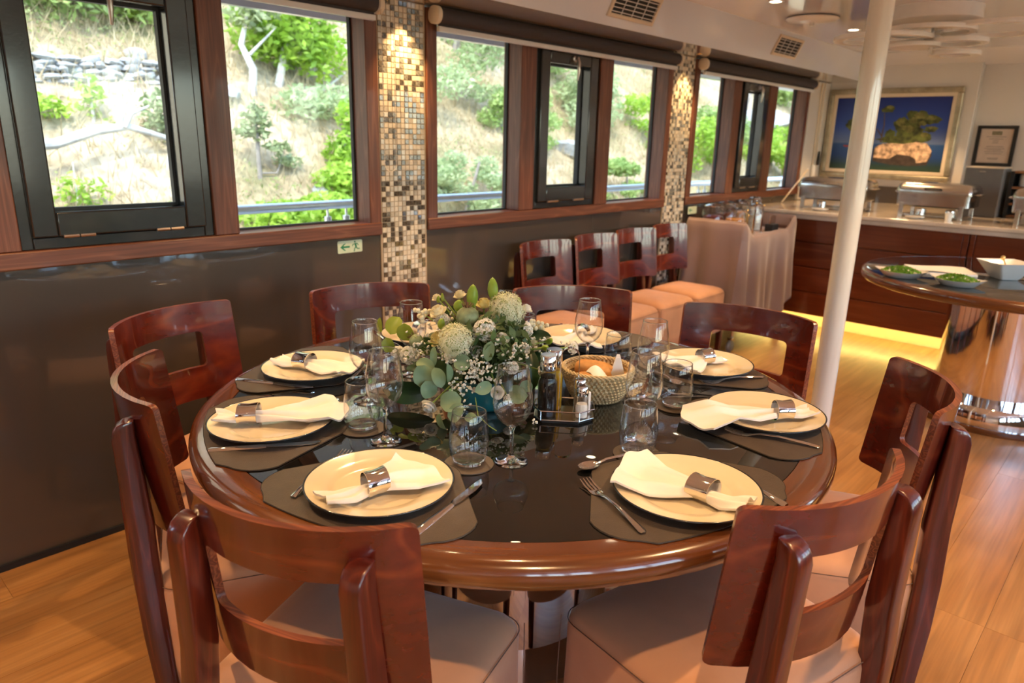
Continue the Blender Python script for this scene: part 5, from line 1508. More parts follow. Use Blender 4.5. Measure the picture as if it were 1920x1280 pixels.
def rose_mesh(R, pm):
    mb = MB(); q = random.Random(int(R * 1e6))
    for ring, (n, tilt, sc) in enumerate(((3, 0.10, 0.45), (4, 0.28, 0.65), (5, 0.55, 0.85), (5, 0.95, 1.0))):
        for k in range(n):
            a0 = 2 * PI * k / n + ring * 0.7 + q.uniform(-.1, .1)
            def pt(u, v):
                s = (2 * u - 1) * (1.25 if ring < 2 else 0.95) * PI / n * 1.15
                h = v; rad = R * sc * (0.25 + 0.75 * math.sin(min(1, h * 1.15) * PI / 2)) * (0.75 + 0.35 * tilt) * (1 - 0.10 * (2 * u - 1) ** 2)
                zz = R * (1.15 * h * math.cos(tilt * 0.9) - 0.55 + (0.10 if ring < 2 else 0)) - R * 0.25 * tilt * max(0, h - 0.7) * 3 - 0.25 * R * (2 * u - 1) ** 2 * h * 0.5
                return (rad * math.cos(a0 + s), rad * math.sin(a0 + s), zz)
            mb.grid(pt, 6, 5)
    return mb
for k, (x, y, z, r_) in enumerate(ROSE):
    pm = yellow_p if k in (1, 6) else white_p if k in (2, 3, 4, 5, 9) else cream_p
    p = Vector((x, y, z)); o = rose_mesh(r_ * 1.05, pm).build('rose_bloom', pm, fl, smooth=180); o.matrix_local = frame_for(p, 0.3 if k != 4 else -0.5)
floret = MB()
for k in range(5):
    a = 2 * PI * k / 5
    floret.grid(lambda u, v: (lambda rr, s: (rr * math.cos(a + s), rr * math.sin(a + s), 0.15 * v + 0.12 * math.sin(3 * u)))(v, (2 * u - 1) * 0.62 * math.sin(max(0.15, v) * PI * 0.62)), 3, 3)
for (x, y, z, r_) in STOCK:
    mb = MB(); q = random.Random(int(abs(x * y) * 1e6)); n = 26; g = PI * (3 - math.sqrt(5))
    for k in range(n):
        zz = 1 - 1.5 * (k + 0.5) / n; rr = math.sqrt(max(0, 1 - zz * zz)); d = Vector((rr * math.cos(g * k), rr * math.sin(g * k), zz)).normalized()
        a = d.cross(Vector((0.2, 0.5, 0.9))).normalized(); b = d.cross(a); s_ = r_ * 0.34 * q.uniform(0.8, 1.2)
        c = d * r_ * q.uniform(0.75, 0.95)
        mb.add([c + a * v[0] * s_ + b * v[1] * s_ + d * v[2] * s_ for v in floret.v], floret.f)
    mb.ball((0, 0, 0), r_ * 0.6, 10, 6, mi=1)
    o = mb.build('stock_cluster', [white_p, all_c], fl, smooth=180); o.matrix_local = frame_for(Vector((x, y, z)), 0.4)
for k, (x, y, z, w_, h_) in enumerate(LILY):
    mb = MB().lathe([(0, -h_), (w_ * 0.5, -h_ * 0.85), (w_ * 0.9, -h_ * 0.4), (w_, 0), (w_ * 0.85, h_ * 0.45), (w_ * 0.45, h_ * 0.82), (0, h_)], 18, mod=lambda a, z_: 1 + 0.06 * math.cos(3 * a))
    o = mb.build('lily_bud', bud_g if k != 4 and k != 5 else yleaf, fl, (x, y, z), smooth=180)
    tl = (0.10, -0.12, 0.35, 0.25, -0.2, 0.2, -0.5, 1.0, 1.2)[k]
    o.rotation_euler = (tl * 0.4, tl, 0)
for k, (x, y, z, r_) in enumerate(POD):
    o = MB().lathe([(0, -r_ * 1.1), (r_ * 0.45, -r_ * 0.95), (r_ * 0.85, -r_ * 0.5), (r_, 0), (r_ * 0.9, r_ * 0.5), (r_ * 0.6, r_ * 0.8), (r_ * 0.35, r_ * 0.88), (0, r_ * 0.9)], 28, mod=lambda a, z_: 1 + 0.02 * math.cos(12 * a)).build('poppy_pod', podm, fl, (x, y, z), smooth=180)
    c = MB()
    for m_ in range(11):
        a = 2 * PI * m_ / 11; c.loops([[(rr * math.cos(a + s), rr * math.sin(a + s), zz) for s, zz in ((-0.16, hz_), (0, hz_ + 0.0012), (0.16, hz_))] for rr, hz_ in ((r_ * 0.08, r_ * 0.90), (r_ * 0.32, r_ * 0.98), (r_ * 0.52, r_ * 1.22))], False, False, False)
    c.build('crown', podc, o, smooth=0)
    o.rotation_euler = ((0.05, 0.02, 0), (0.3, -0.9, 0))[k]
for (x, y, z, r_) in BERRY: MB().ball((0, 0, 0), r_, 8, 6, 1.15).build('berry', cream_p, fl, (x, y, z), smooth=180)
def leaf_obj(name, x, y, z, a_, b_, lm, seed, tilt=0.35, fold=0.12):
    """a flat leaf facing roughly outward; a_ half width on screen, b_ half height"""
    q = random.Random(seed)
    n = (FD + Vector((q.gauss(0, tilt), q.gauss(0, tilt), q.gauss(0, tilt)))).normalized()
    up = Vector((0, 0, 1)); xx = up.cross(n).normalized(); yy = n.cross(xx).normalized()
    L_, W_ = (b_, a_) if b_ >= a_ else (a_, b_)
    ax, wx = (yy, xx) if b_ >= a_ else (xx, yy)
    rot = q.uniform(-0.4, 0.4); ax2 = ax * math.cos(rot) + wx * math.sin(rot); wx2 = wx * math.cos(rot) - ax * math.sin(rot)
    mb = MB()
    for side in (0, 1):
        def pt(u, v):
            s = 2 * u - 1; 
            if side: s = -s
            t_ = 2 * v - 1; w_ = math.sqrt(max(0, 1 - t_ * t_)) ** (0.85 if b_ / max(a_, 1e-6) < 1.5 and a_ / max(b_, 1e-6) < 1.5 else 1.25)
            p = ax2 * (t_ * L_ * 1.04) + wx2 * (s * w_ * W_ * 1.04) + n * (abs(s) * w_ * W_ * fold * 2 - L_ * 0.18 * t_ * t_ - (0.0006 if side else 0))
            return tuple(p)
        mb.grid(pt, 6, 8)
    return mb.build(name, lm, fl, (x, y, z), smooth=180)
for k, (x, y, z, a_, b_) in enumerate(EUCA): leaf_obj('eucalyptus_leaf', x, y, z, a_, b_, yleaf if k in (0, 1, 2, 20) else euc, 300 + k)
for k, (x, y, z, a_, b_) in enumerate(DARKLEAF): leaf_obj('dark_leaf', x, y, z, a_, b_, dleaf, 400 + k, 0.5)
gy = MB(); gs = MB(); q = random.Random(2)
for (x, y, z, r_) in GYPSO:
    c = Vector((x, y, z))
    for m_ in range(4):
        gy.ball(tuple(c + Vector((q.gauss(0, 1), q.gauss(0, 1), q.gauss(0, 1))) * r_ * 0.45), r_ * 0.75, 5, 4)
    if q.random() < 0.5: gs.tube([tuple(c), tuple(c * 0.8 + Vector((0, 0, 0.01)))], 0.0005, 3)
tag(gy.build('gypsophila_blossom', white_p, fl, smooth=180), kind='stuff')
tag(gs.build('gypsophila_stalks', stem_m, fl, smooth=180), kind='stuff')
MB().tube([(0.07, -0.10, 0.06), (0.10, -0.12, 0.03), (0.13, -0.115, 0.012), (0.15, -0.11, 0.004)], 0.0012, 5).build('tendril', stem_m, fl)
# ------------------------------------------------------------------ buffet counter
for k, (x0, x1) in enumerate(((WX + 0.01, -1.78), (-1.775, -0.99), (-0.985, -0.2), (-0.195, 0.6), (0.605, 1.5), (1.505, 2.39))):
    c = empty('cabinet_unit', ((x0 + x1) / 2, 5.53, 0)); tag(c, 'glossy mahogany buffet cabinet unit, %s from the window wall' % ('first', 'second', 'third', 'fourth', 'fifth', 'sixth')[k], 'cabinet', 'mahogany buffet cabinet units')
    h = (x1 - x0) / 2
    MB().box(-h, h, 0.02, 0.62, 0.12, 0.855).build('body', M['cabinet'], c, smooth=0)
    zs = [0.12, 0.30, 0.49, 0.68, 0.853]
    for a, b in zip(zs[:-1], zs[1:]): MB().box(-h + 0.035, h - 0.035, 0.0, 0.02, a + 0.003, b - 0.003).build('front_board', M['cabinet'], c, smooth=0, bevel=0.004)
    for s_ in (-1, 1): MB().box(s_ * (h - 0.017) - 0.0155, s_ * (h - 0.017) + 0.0155, -0.004, 0.02, 0.12, 0.853).build('stile', M['cabinet'], c, smooth=0, bevel=0.003)
    MB().box(-h, h, 0.19, 0.21, 0.0, 0.12).build('toe_kick', M['toekick'], c, smooth=0)
    MB().box(-h, h, 0.06, 0.075, 0.112, 0.1195).build('led_strip', M['led'], c, smooth=0)
wt = MB().box(WX + 0.005, XR - 0.005, 5.45, YE - 0.015, 0.888, 0.915).box(WX + 0.005, XR - 0.005, 5.463, 6.2, 0.856, 0.887)
tag(wt.build('marble_worktop', M['marble'], smooth=0, bevel=0.005), 'long cream marble worktop with a double edge on the buffet', 'worktop')
ZW = 0.9155

def chafing(x0, x1, y, label, knob=False, rot=0.0):
    cx = (x0 + x1) / 2; h = (x1 - x0) / 2
    r = empty('chafing_dish', (cx, y, ZW), rot); tag(r, label, 'chafing dish', 'steel chafing dishes on the buffet')
    h -= 0.03; d = 0.15
    for sx in (-1, 1):
        for sy in (-1, 1):
            MB().box(sx * (h - 0.05) - 0.014, sx * (h - 0.05) + 0.014, sy * d - 0.006, sy * d + 0.006, 0.0, 0.10).build('leg', M['steel'], r, smooth=0, bevel=0.002)
    MB().box(-h + 0.04, h - 0.04, -d + 0.02, d - 0.02, 0.012, 0.018).build('lower_shelf', M['steel'], r, smooth=0)
    def rr(i, z, g=0.03): return [(px, py, z) for px, py in rrect(h - i, d + 0.012 - i, g, 4)]
    MB().loops([rr(0.02, 0.075), rr(0.008, 0.085), rr(0.006, 0.165), rr(-0.004, 0.168), rr(-0.004, 0.174), rr(0.01, 0.175)]).build('water_pan', M['steel'], r, smooth=40)
    lid = MB().loops([rr(0.0, 0.176), rr(0.0, 0.186), rr(0.008, 0.215), rr(0.02, 0.232), rr(0.05, 0.240), rr(0.1, 0.243)]).build('lid', M['steel'], r, smooth=50)
    MB().tube([(-0.05, -d - 0.008, 0.198), (-0.05, -d - 0.035, 0.205), (0.05, -d - 0.035, 0.205), (0.05, -d - 0.008, 0.198)], 0.006, 8).build('handle', M['rubber'] if not knob else M['steel'], lid)
    for sx in (-1, 1): MB().tube([(sx * (h - 0.004), 0.04, 0.170), (sx * (h + 0.03), 0.04, 0.172), (sx * (h + 0.03), -0.04, 0.172), (sx * (h - 0.004), -0.04, 0.170)], 0.005, 8).build('side_handle', M['steel'], r)
    for sx in (-0.4, 0.4):
        MB().lathe([(0, 0.018), (0.035, 0.018), (0.036, 0.05), (0.03, 0.056), (0, 0.056)], 18, (sx * h, 0, 0)).build('burner', M['chrome'], r, smooth=40)
    if knob: MB().lathe([(0, 0.17), (0.018, 0.17), (0.018, 0.205), (0.012, 0.215), (0.0, 0.218)], 14, (h * 0.72, -d - 0.02, 0)).build('knob', M['chrome'], r, smooth=60)
chafing(-2.27, -1.70, 5.85, 'steel chafing dish half hidden by the white pole', True, 0.04)
chafing(-1.56, -1.02, 5.86, 'steel chafing dish right of the pole under the island picture', False, -0.02)
chafing(-0.86, -0.30, 5.86, 'steel chafing dish at the right edge of the picture', False)
for k, (x, y, lab) in enumerate(((-1.36, 5.62, 'small white dish in front of the middle chafing dish'), (-2.02, 5.63, 'small white dish left of the pole on the worktop'))):
    tag(MB().lathe([(0, 0), (0.03, 0), (0.06, 0.008), (0.064, 0.014), (0.058, 0.012), (0, 0.006)], 24).build('spoon_rest', M['porcelain'], None, (x, y, ZW), smooth=50), lab, 'dish', 'white spoon rests')
for x, lab in ((-1.16, 'small glass cup under the middle chafing dish'), ):
    tag(MB().lathe([(0, 0), (0.02, 0), (0.026, 0.05), (0.024, 0.05), (0.018, 0.004), (0, 0.004)], 18).build('small_cup', M['porcelain'], None, (x, 5.66, ZW), smooth=50), lab, 'cup')

gb_ = empty('coffee_machine', (-1.10, 6.35, ZW)); tag(gb_, 'plain grey box shaped machine on the buffet below the certificate', 'appliance')
MB().box(-0.12, 0.12, -0.15, 0.15, 0.0, 0.345).build('housing', M['greybox'], gb_, smooth=0, bevel=0.006)
MB().box(-0.122, 0.122, -0.152, 0.152, 0.345, 0.352).build('top_cover', M['cream'], gb_, smooth=0, bevel=0.002)
MB().box(-0.03, 0.01, -0.1525, -0.15, 0.318, 0.326).build('badge', M['steel'], gb_, smooth=0)
sh = empty('counter_shelf', (-0.64, 6.45, ZW)); tag(sh, 'dark shelf unit with lit wooden boards at the right end of the buffet', 'shelf')
for x in (-0.30, 0.30): MB().box(x - 0.012, x + 0.012, -0.15, 0.15, 0, 0.33).build('side_panel', M['rubber'], sh, smooth=0)
MB().box(-0.30, 0.30, 0.13, 0.15, 0, 0.33).build('back_panel', M['rubber'], sh, smooth=0)
for z in (0.012, 0.10, 0.215, 0.325): MB().box(-0.288, 0.288, -0.16, 0.13, z - 0.008, z + 0.008).build('shelf_board', M['walnut'], sh, smooth=0, bevel=0.002)
tag(MB().lathe([(0, 0), (0.05, 0), (0.055, 0.01), (0.055, 0.075), (0.05, 0.085), (0, 0.085)], 20).build('storage_jar', M['porcelain'], None, (-0.85, 6.38, ZW + 0.224), smooth=50), 'white jar on the dark counter shelf', 'jar')
bg_ = empty('black_speaker', (-0.62, 6.52, ZW + 0.334)); tag(bg_, 'black rounded speaker standing on the counter shelf', 'speaker')
MB().loops([[(x * s_, y * s_, z) for x, y in rrect(0.13, 0.09, 0.05, 5)] for z, s_ in ((0, 0.9), (0.02, 1.0), (0.2, 0.97), (0.28, 0.85), (0.31, 0.6))]).build('cabinet', M['rubber'], bg_, smooth=50)
MB().loops([[(x, -0.0905 + 0.0 * z, z) for x, z in rrect(0.09, 0.08, 0.04, 5, 0, 0.12)], [(x, -0.094, z) for x, z in rrect(0.085, 0.075, 0.04, 5, 0, 0.12)]]).build('grille', M['blind'], bg_, smooth=30)

# framed island picture
pf = empty('framed_picture', (-2.003, YE, 1.50)); tag(pf, 'large silver framed picture of pines on a sea rock', 'picture')
fw_, fh_ = 0.532, 0.380
def frame_bar(mb, x0, x1, z0, z1, y0, y1): mb.box(x0, x1, y0, y1, z0, z1)
goldleaf = mat('aged_silver_gilt', (0.42, 0.38, 0.28), 0.35, 0.6, noise=0.3, nscale=12)
for (x0, x1, z0, z1) in ((-fw_, fw_, fh_ - 0.045, fh_), (-fw_, fw_, -fh_, -fh_ + 0.045), (-fw_, -fw_ + 0.045, -fh_ + 0.045, fh_ - 0.045), (fw_ - 0.045, fw_, -fh_ + 0.045, fh_ - 0.045)):
    MB().box(x0, x1, -0.038, 0.0, z0, z1).build('frame_bar', goldleaf, pf, smooth=0, bevel=0.012)
a_, b_ = fw_ - 0.045, fh_ - 0.045
for (x0, x1, z0, z1) in ((-a_, a_, b_ - 0.03, b_), (-a_, a_, -b_, -b_ + 0.03), (-a_, -a_ + 0.03, -b_ + 0.03, b_ - 0.03), (a_ - 0.03, a_, -b_ + 0.03, b_ - 0.03)):
    MB().box(x0, x1, -0.028, 0.0, z0, z1).build('liner', M['cream'], pf, smooth=0, bevel=0.003)
skym, t, pb = nodes('printed_sea_and_sky')
tc = N(t, 'ShaderNodeTexCoord'); sx = N(t, 'ShaderNodeSeparateXYZ'); t.links.new(tc.outputs['Object'], sx.inputs[0])
mr = N(t, 'ShaderNodeMapRange'); mr.inputs[1].default_value = -0.31; mr.inputs[2].default_value = 0.31; t.links.new(sx.outputs[2], mr.inputs[0])
rp = ramp(t, [(0.0, (0.035, 0.07, 0.035)), (0.08, (0.02, 0.05, 0.05)), (0.2, (0.012, 0.05, 0.20)), (0.36, (0.02, 0.08, 0.26)), (0.38, (0.12, 0.18, 0.36)), (0.6, (0.03, 0.08, 0.40)), (1.0, (0.006, 0.022, 0.20))], mr.outputs[0])
t.links.new(rp.outputs[0], pb.inputs['Base Color']); pb.inputs['Roughness'].default_value = 0.35
cv = MB().box(-a_ + 0.03, a_ - 0.03, -0.012, -0.008, -b_ + 0.03, b_ - 0.03).build('print', skym, pf, smooth=0)
rockp = mat('printed_rock', (0.52, 0.36, 0.25), 0.5, noise=0.75, nscale=28); rockd = mat('printed_rock_shadow', (0.05, 0.035, 0.03), 0.5, noise=0.4, nscale=30)
pinep = mat('printed_pine', (0.075, 0.095, 0.022), 0.5, noise=0.8, nscale=22); trunkp = mat('printed_trunk', (0.10, 0.07, 0.05), 0.5, noise=0.3)
lay_n = [0]
def printed(poly, mt, name='printed_shape'):
    lay_n[0] += 1; y = -0.0121 - 0.00012 * lay_n[0]
    MB().loops([[(x, yy, z) for x, z in poly] for yy in (y, y + 0.0001)]).build(name, mt, cv, smooth=0)
def blobp(cx, cz, rx, rz, seed, n=18):
    q = random.Random(seed); return [(cx + rx * (1 + q.uniform(-.22, .22)) * math.cos(2 * PI * k / n), cz + rz * (1 + q.uniform(-.22, .22)) * math.sin(2 * PI * k / n)) for k in range(n)]
printed([(-0.09, -0.23), (-0.10, -0.13), (-0.06, -0.09), (0.08, -0.06), (0.25, -0.05), (0.35, -0.10), (0.37, -0.17), (0.34, -0.25), (0.2, -0.262), (0.05, -0.255)], rockd)
printed([(-0.09, -0.20), (-0.085, -0.11), (-0.03, -0.08), (0.10, -0.07), (0.22, -0.06), (0.32, -0.07), (0.365, -0.13), (0.34, -0.22), (0.26, -0.235), (0.25, -0.20), (0.20, -0.175), (0.10, -0.165), (0.04, -0.205), (-0.02, -0.205)], rockp)
printed(blobp(0.10, -0.045, 0.17, 0.035, 1), pinep)
printed([(0.23, -0.05), (0.245, -0.05), (0.25, 0.10), (0.24, 0.10)], trunkp)
printed([(-0.055, -0.07), (-0.042, -0.07), (-0.035, 0.08), (-0.05, 0.18), (-0.056, 0.18), (-0.045, 0.08)], trunkp)
printed([(-0.045, -0.01), (-0.095, 0.05), (-0.10, 0.045), (-0.05, -0.02)], trunkp)
for k, b in enumerate(((0.02, 0.0, 0.04, 0.04), (0.10, 0.075, 0.06, 0.065), (0.12, 0.02, 0.06, 0.05), (0.20, 0.02, 0.08, 0.06), (0.24, 0.13, 0.07, 0.06), (0.30, 0.12, 0.09, 0.035), (0.20, 0.10, 0.06, 0.05), (0.33, 0.045, 0.05, 0.025), (0.28, -0.02, 0.07, 0.04), (-0.02, 0.21, 0.045, 0.03), (-0.05, 0.20, 0.03, 0.02), (-0.31, 0.08, 0.045, 0.055), (0.18, 0.16, 0.05, 0.035))): printed(blobp(*b, 10 + k), pinep)
pine2 = mat('printed_pine_light', (0.17, 0.17, 0.05), 0.5, noise=0.6, nscale=26)
for k, b in enumerate(((0.09, 0.10, 0.035, 0.03), (0.23, 0.155, 0.045, 0.025), (0.31, 0.135, 0.05, 0.018), (0.19, 0.115, 0.03, 0.025), (0.17, 0.045, 0.035, 0.03), (0.26, 0.09, 0.03, 0.02), (0.34, 0.055, 0.03, 0.012), (0.12, 0.055, 0.03, 0.02), (-0.015, 0.222, 0.03, 0.014), (0.29, 0.0, 0.03, 0.02))): printed(blobp(*b, 40 + k), pine2)
printed([(-0.36, -0.098), (-0.28, -0.10), (-0.29, -0.115), (-0.35, -0.112)], mat('printed_boat', (0.35, 0.05, 0.04), 0.5, noise=0.1))

ct = empty('framed_certificate', (-1.213, YE + 0.10, 1.42)); tag(ct, 'small black framed certificate on the end wall above the grey machine', 'certificate')
for (x0, x1, z0, z1) in ((-0.14, 0.14, 0.133, 0.158), (-0.14, 0.14, -0.158, -0.133), (-0.14, -0.112, -0.133, 0.133), (0.112, 0.14, -0.133, 0.133)): MB().box(x0, x1, -0.022, 0, z0, z1).build('frame_bar', M['rubber'], ct, smooth=0, bevel=0.003)
sheet = MB().box(-0.112, 0.112, -0.01, 0, -0.133, 0.133).build('sheet', mat('certificate_paper', (0.62, 0.50, 0.42), 0.7, noise=0.04), ct, smooth=0)
MB().box(-0.035, 0.035, -0.0106, -0.01, 0.085, 0.115).build('header_image', mat('header_print', (0.18, 0.16, 0.10), 0.6, noise=0.5, nscale=60), sheet, smooth=0)
for k, (w_, z) in enumerate(((0.07, 0.072), (0.05, 0.055), (0.02, 0.04), (0.02, 0.025), (0.06, -0.005), (0.07, -0.02), (0.05, -0.032), (0.065, -0.045), (0.055, -0.06), (0.04, -0.095), (0.035, -0.104))): MB().box(-w_, w_, -0.0104, -0.01, z - 0.0022, z + 0.0022).build('text_line', M['ink'], sheet, smooth=0)

# cables, plug and stick in the corner
cbl = empty('corner_cable', (WX + 0.03, 6.72, 0.92)); tag(cbl, 'white cable with plug hanging in the corner by the last window', 'cable')
MB().tube([(0, 0, 1.0), (0, 0.01, 0.3)], 0.008, 8).tube([(0.0, 0.06, 1.0), (0, 0.06, 0.34)], 0.006, 8).build('cord', M['cream'], cbl)
MB().lathe([(0, 0.20), (0.02, 0.20), (0.022, 0.23), (0.02, 0.30), (0, 0.30)], 12, (0.01, 0.01, 0)).build('plug', M['porcelain'], cbl, smooth=50)
MB().lathe([(0, 0.16), (0.018, 0.16), (0.02, 0.2), (0, 0.2)], 12, (0.01, -0.005, 0)).build('socket', M['rubber'], cbl, smooth=50)
MB().lathe([(0, 0.30), (0.012, 0.30), (0.014, 0.36), (0.008, 0.42), (0, 0.42)], 10, (0.012, 0.10, 0)).build('black_connector', M['rubber'], cbl, smooth=50)
tag(MB().tube([(WX + 0.05, 6.10, ZW + 0.006), (WX + 0.045, 6.60, ZW + 0.27)], 0.006, 8).build('wooden_stick', M['cream']), 'pale stick leaning in the corner on the worktop', 'stick')

# ------------------------------------------------------------------ chandelier of rings
chd = empty('ring_chandelier', (-1.19, 4.62, ZC)); tag(chd, 'white ceiling lamp of overlapping flat rings under a drum', 'ceiling lamp')
lampw = mat('white_lacquer', (0.84, 0.82, 0.78), 0.25, noise=0.03)
MB().lathe([(0, -0.075), (0.215, -0.075), (0.232, -0.068), (0.225, -0.03), (0.225, 0), (0, 0)], 48).build('drum', lampw, chd, smooth=40)
def flat_ring(x, y, z, ro, ri, name='ring'):
    o = MB().lathe([(ri, -0.011), (ro, -0.011), (ro + 0.002, 0.0), (ro, 0.011), (ri, 0.011), (ri, -0.011)], 56).build(name, lampw, chd, (x, y, z), smooth=40); return o
flat_ring(0.27, 0.15, -0.105, 0.30, 0.262); flat_ring(-0.02, -0.02, -0.115, 0.235, 0.195); flat_ring(0.09, 0.10, -0.165, 0.165, 0.125); flat_ring(-0.22, -0.10, -0.150, 0.25, 0.205); flat_ring(-0.06, -0.02, -0.185, 0.135, 0.0, 'disc') if 0 else MB().lathe([(0, -0.010), (0.13, -0.010), (0.132, 0), (0.13, 0.010), (0, 0.010)], 40).build('disc', lampw, chd, (-0.08, 0.0, -0.185), smooth=40)
flat_ring(0.10, 0.12, -0.225, 0.125, 0.075)
for x, y, zt, zb in ((0.0, 0.0, -0.075, -0.20), (0.02, -0.03, -0.075, -0.12), (0.0, 0.03, -0.15, -0.23)): MB().tube([(x, y, zt), (x, y, zb)], 0.008, 8).build('stem', M['alu'], chd)
MB().tube([(0.0, 0.03, -0.225), (0.03, 0.06, -0.225)], 0.008, 8).build('arm', M['alu'], chd)
dd_ = empty('ceiling_dish', (-1.83, 4.55, ZC)); tag(dd_, 'flat white round ceiling dish left of the pole', 'ceiling lamp')
MB().lathe([(0, -0.028), (0.03, -0.030), (0.14, -0.018), (0.15, -0.010), (0.14, -0.004), (0.05, 0), (0, 0)], 40).build('shade', lampw, dd_, smooth=60)
MB().lathe([(0, -0.05), (0.012, -0.045), (0.014, -0.028), (0, -0.028)], 14).build('finial', M['alu'], dd_, smooth=60)

# ------------------------------------------------------------------ things on the buffet table
BZ = 0.7506
def boat(x, y, rz, label):
    r = empty('serving_dish', (x, y, BZ), rz); tag(r, label, 'dish', 'white pointed serving dishes')
    def lp(s_, z): return [((0.125 * s_) * math.cos(a) * (1 + 0.0 * a), (0.085 * s_) * math.copysign(abs(math.sin(a)) ** 1.25, math.sin(a)), z + 0.010 * abs(math.cos(a)) ** 3 * (s_ > 0.9)) for a in [2 * PI * k / 40 for k in range(40)]]
    MB().loops([lp(0.45, 0.0), lp(0.62, 0.004), lp(0.97, 0.032), lp(1.0, 0.034), lp(0.95, 0.032), lp(0.62, 0.010), lp(0.3, 0.008)]).build('dish', M['porcelain'], r, smooth=50)
    return r
herb = leaf_mat('chopped_parsley', (0.09, 0.24, 0.015), (0.24, 0.44, 0.05), 0.3, 0.6, 60)
for k, (x, y, rz, lab) in enumerate(((-0.985, 4.0, 0.1, 'leftmost of the two white dishes heaped with chopped herbs'), (-0.725, 3.965, -0.1, 'white dish of chopped herbs nearest the camera on the buffet table'))):
    boat(x, y, rz, lab.replace('heaped with chopped herbs', 'holding green herbs').replace('of chopped herbs', 'holding green herbs'))
    hb = MB(); q = random.Random(k)
    hb.lathe([(0.062, 0.012), (0.055, 0.026), (0.03, 0.036), (0, 0.04)], 16)
    for m_ in range(500):
        a = q.uniform(0, 6.28); rr = 0.062 * math.sqrt(q.random()); z = 0.030 + 0.026 * (1 - (rr / 0.062) ** 2) + q.uniform(-.003, .003)
        d = Vector((q.gauss(0, 1), q.gauss(0, 1), q.gauss(0, 1))).normalized() * 0.007; e = d.cross(Vector((q.gauss(0, 1), q.gauss(0, 1), q.gauss(0, 1)))).normalized() * 0.004; c = Vector((rr * math.cos(a) * 1.5, rr * math.sin(a), z))
        hb.add([c - d, c + e, c + d, c - e], [(0, 1, 2, 3)])
    for i in range(16 * 4 + 0):
        pass
    o = hb.build('chopped_herbs', herb, None, (x, y, BZ), smooth=0); o.rotation_euler = (0, 0, rz); tag(o, ('heap of chopped green herbs in the leftmost white dish', 'heap of chopped green herbs in the dish nearest the camera')[k], 'herbs', kind='stuff')
tag(MB().grid(lambda u, v: (-0.15 + 0.30 * u, -0.11 + 0.22 * v, 0.018 + 0.004 * math.sin(6 * u) * math.cos(4 * v)), 10, 8).box(-0.15, 0.15, -0.11, 0.11, 0, 0.014).build('folded_cloth', M['napkin'], None, (-0.885, 4.34, BZ), smooth=30, bevel=0.004), 'folded white cloth lying behind the herb dishes', 'cloth').rotation_euler = (0, 0, 0.5)
def sq_bowl(x, y, rz, label, handle):
    r = empty('square_bowl', (x, y, BZ), rz); tag(r, label, 'bowl', 'white square bowls on the buffet table')
    lp = lambda h, z, c=0.012: [(px, py, z + 0.012 * (abs(px) * abs(py)) / max(h * h, 1e-6) * (z > 0.05)) for px, py in rrect(h, h, c, 3)]
    MB().loops([lp(0.045, 0.0), lp(0.05, 0.004), lp(0.10, 0.075), lp(0.103, 0.078), lp(0.098, 0.076), lp(0.048, 0.01), lp(0.02, 0.008)]).build('bowl', M['porcelain'], r, smooth=45)
    if handle:
        o = MB().tube([(0.02, 0.0, 0.02), (-0.005, 0.03, 0.10)], 0.004, 8).ball((-0.006, 0.031, 0.104), 0.012, 12, 8).build('ladle_handle', M['gold'], None, (x, y, BZ), smooth=60); o.rotation_euler = (0, 0, rz); tag(o, 'brass knobbed ladle standing in the white square bowl', 'ladle')
sq_bowl(-0.60, 4.40, 0.75, 'white square bowl with brass ladle on the buffet table', True)
sq_bowl(-0.345, 4.53, 0.75, 'white square bowl at the right edge of the photo', False)

# ------------------------------------------------------------------ draped trolley with jars
X0, X1, Y0, Y1, ZE, ZS_ = -2.50, -2.075, 4.50, 5.33, 0.885, 0.795
tr_ = empty('drinks_trolley', ((X0 + X1) / 2, (Y0 + Y1) / 2, 0)); tag(tr_, 'steel trolley on castors beneath the pink grey cloth', 'trolley')
ax_, ay_ = (X1 - X0) / 2, (Y1 - Y0) / 2
for sx in (-1, 1):
    for sy in (-1, 1):
        MB().tube([(sx * (ax_ - 0.02), sy * (ay_ - 0.02), 0.10), (sx * (ax_ - 0.02), sy * (ay_ - 0.02), ZE - 0.012)], 0.011, 10).build('post', M['steel'], tr_)
        w_ = MB().lathe([(0, -0.014), (0.036, -0.014), (0.045, -0.006), (0.045, 0.006), (0.036, 0.014), (0, 0.014)], 20).xf(Matrix.Translation((sx * (ax_ - 0.02), sy * (ay_ - 0.02) - 0.02, 0.045)) @ Matrix.Rotation(PI / 2, 4, 'Y')).build('castor', M['greybox'], tr_, smooth=50)
        MB().box(sx * (ax_ - 0.02) - 0.018, sx * (ax_ - 0.02) + 0.018, sy * (ay_ - 0.02) - 0.03, sy * (ay_ - 0.02) + 0.012, 0.085, 0.105).build('castor_fork', M['steel'], tr_, smooth=0)
MB().box(-ax_ + 0.02, ax_ - 0.02, -ay_ + 0.02, ay_ - 0.02, 0.765, 0.785).build('top_tray', M['steel'], tr_, smooth=0)
MB().box(-ax_ + 0.02, ax_ - 0.02, -ay_ + 0.02, ay_ - 0.02, 0.20, 0.215).build('lower_tray', M['steel'], tr_, smooth=0)
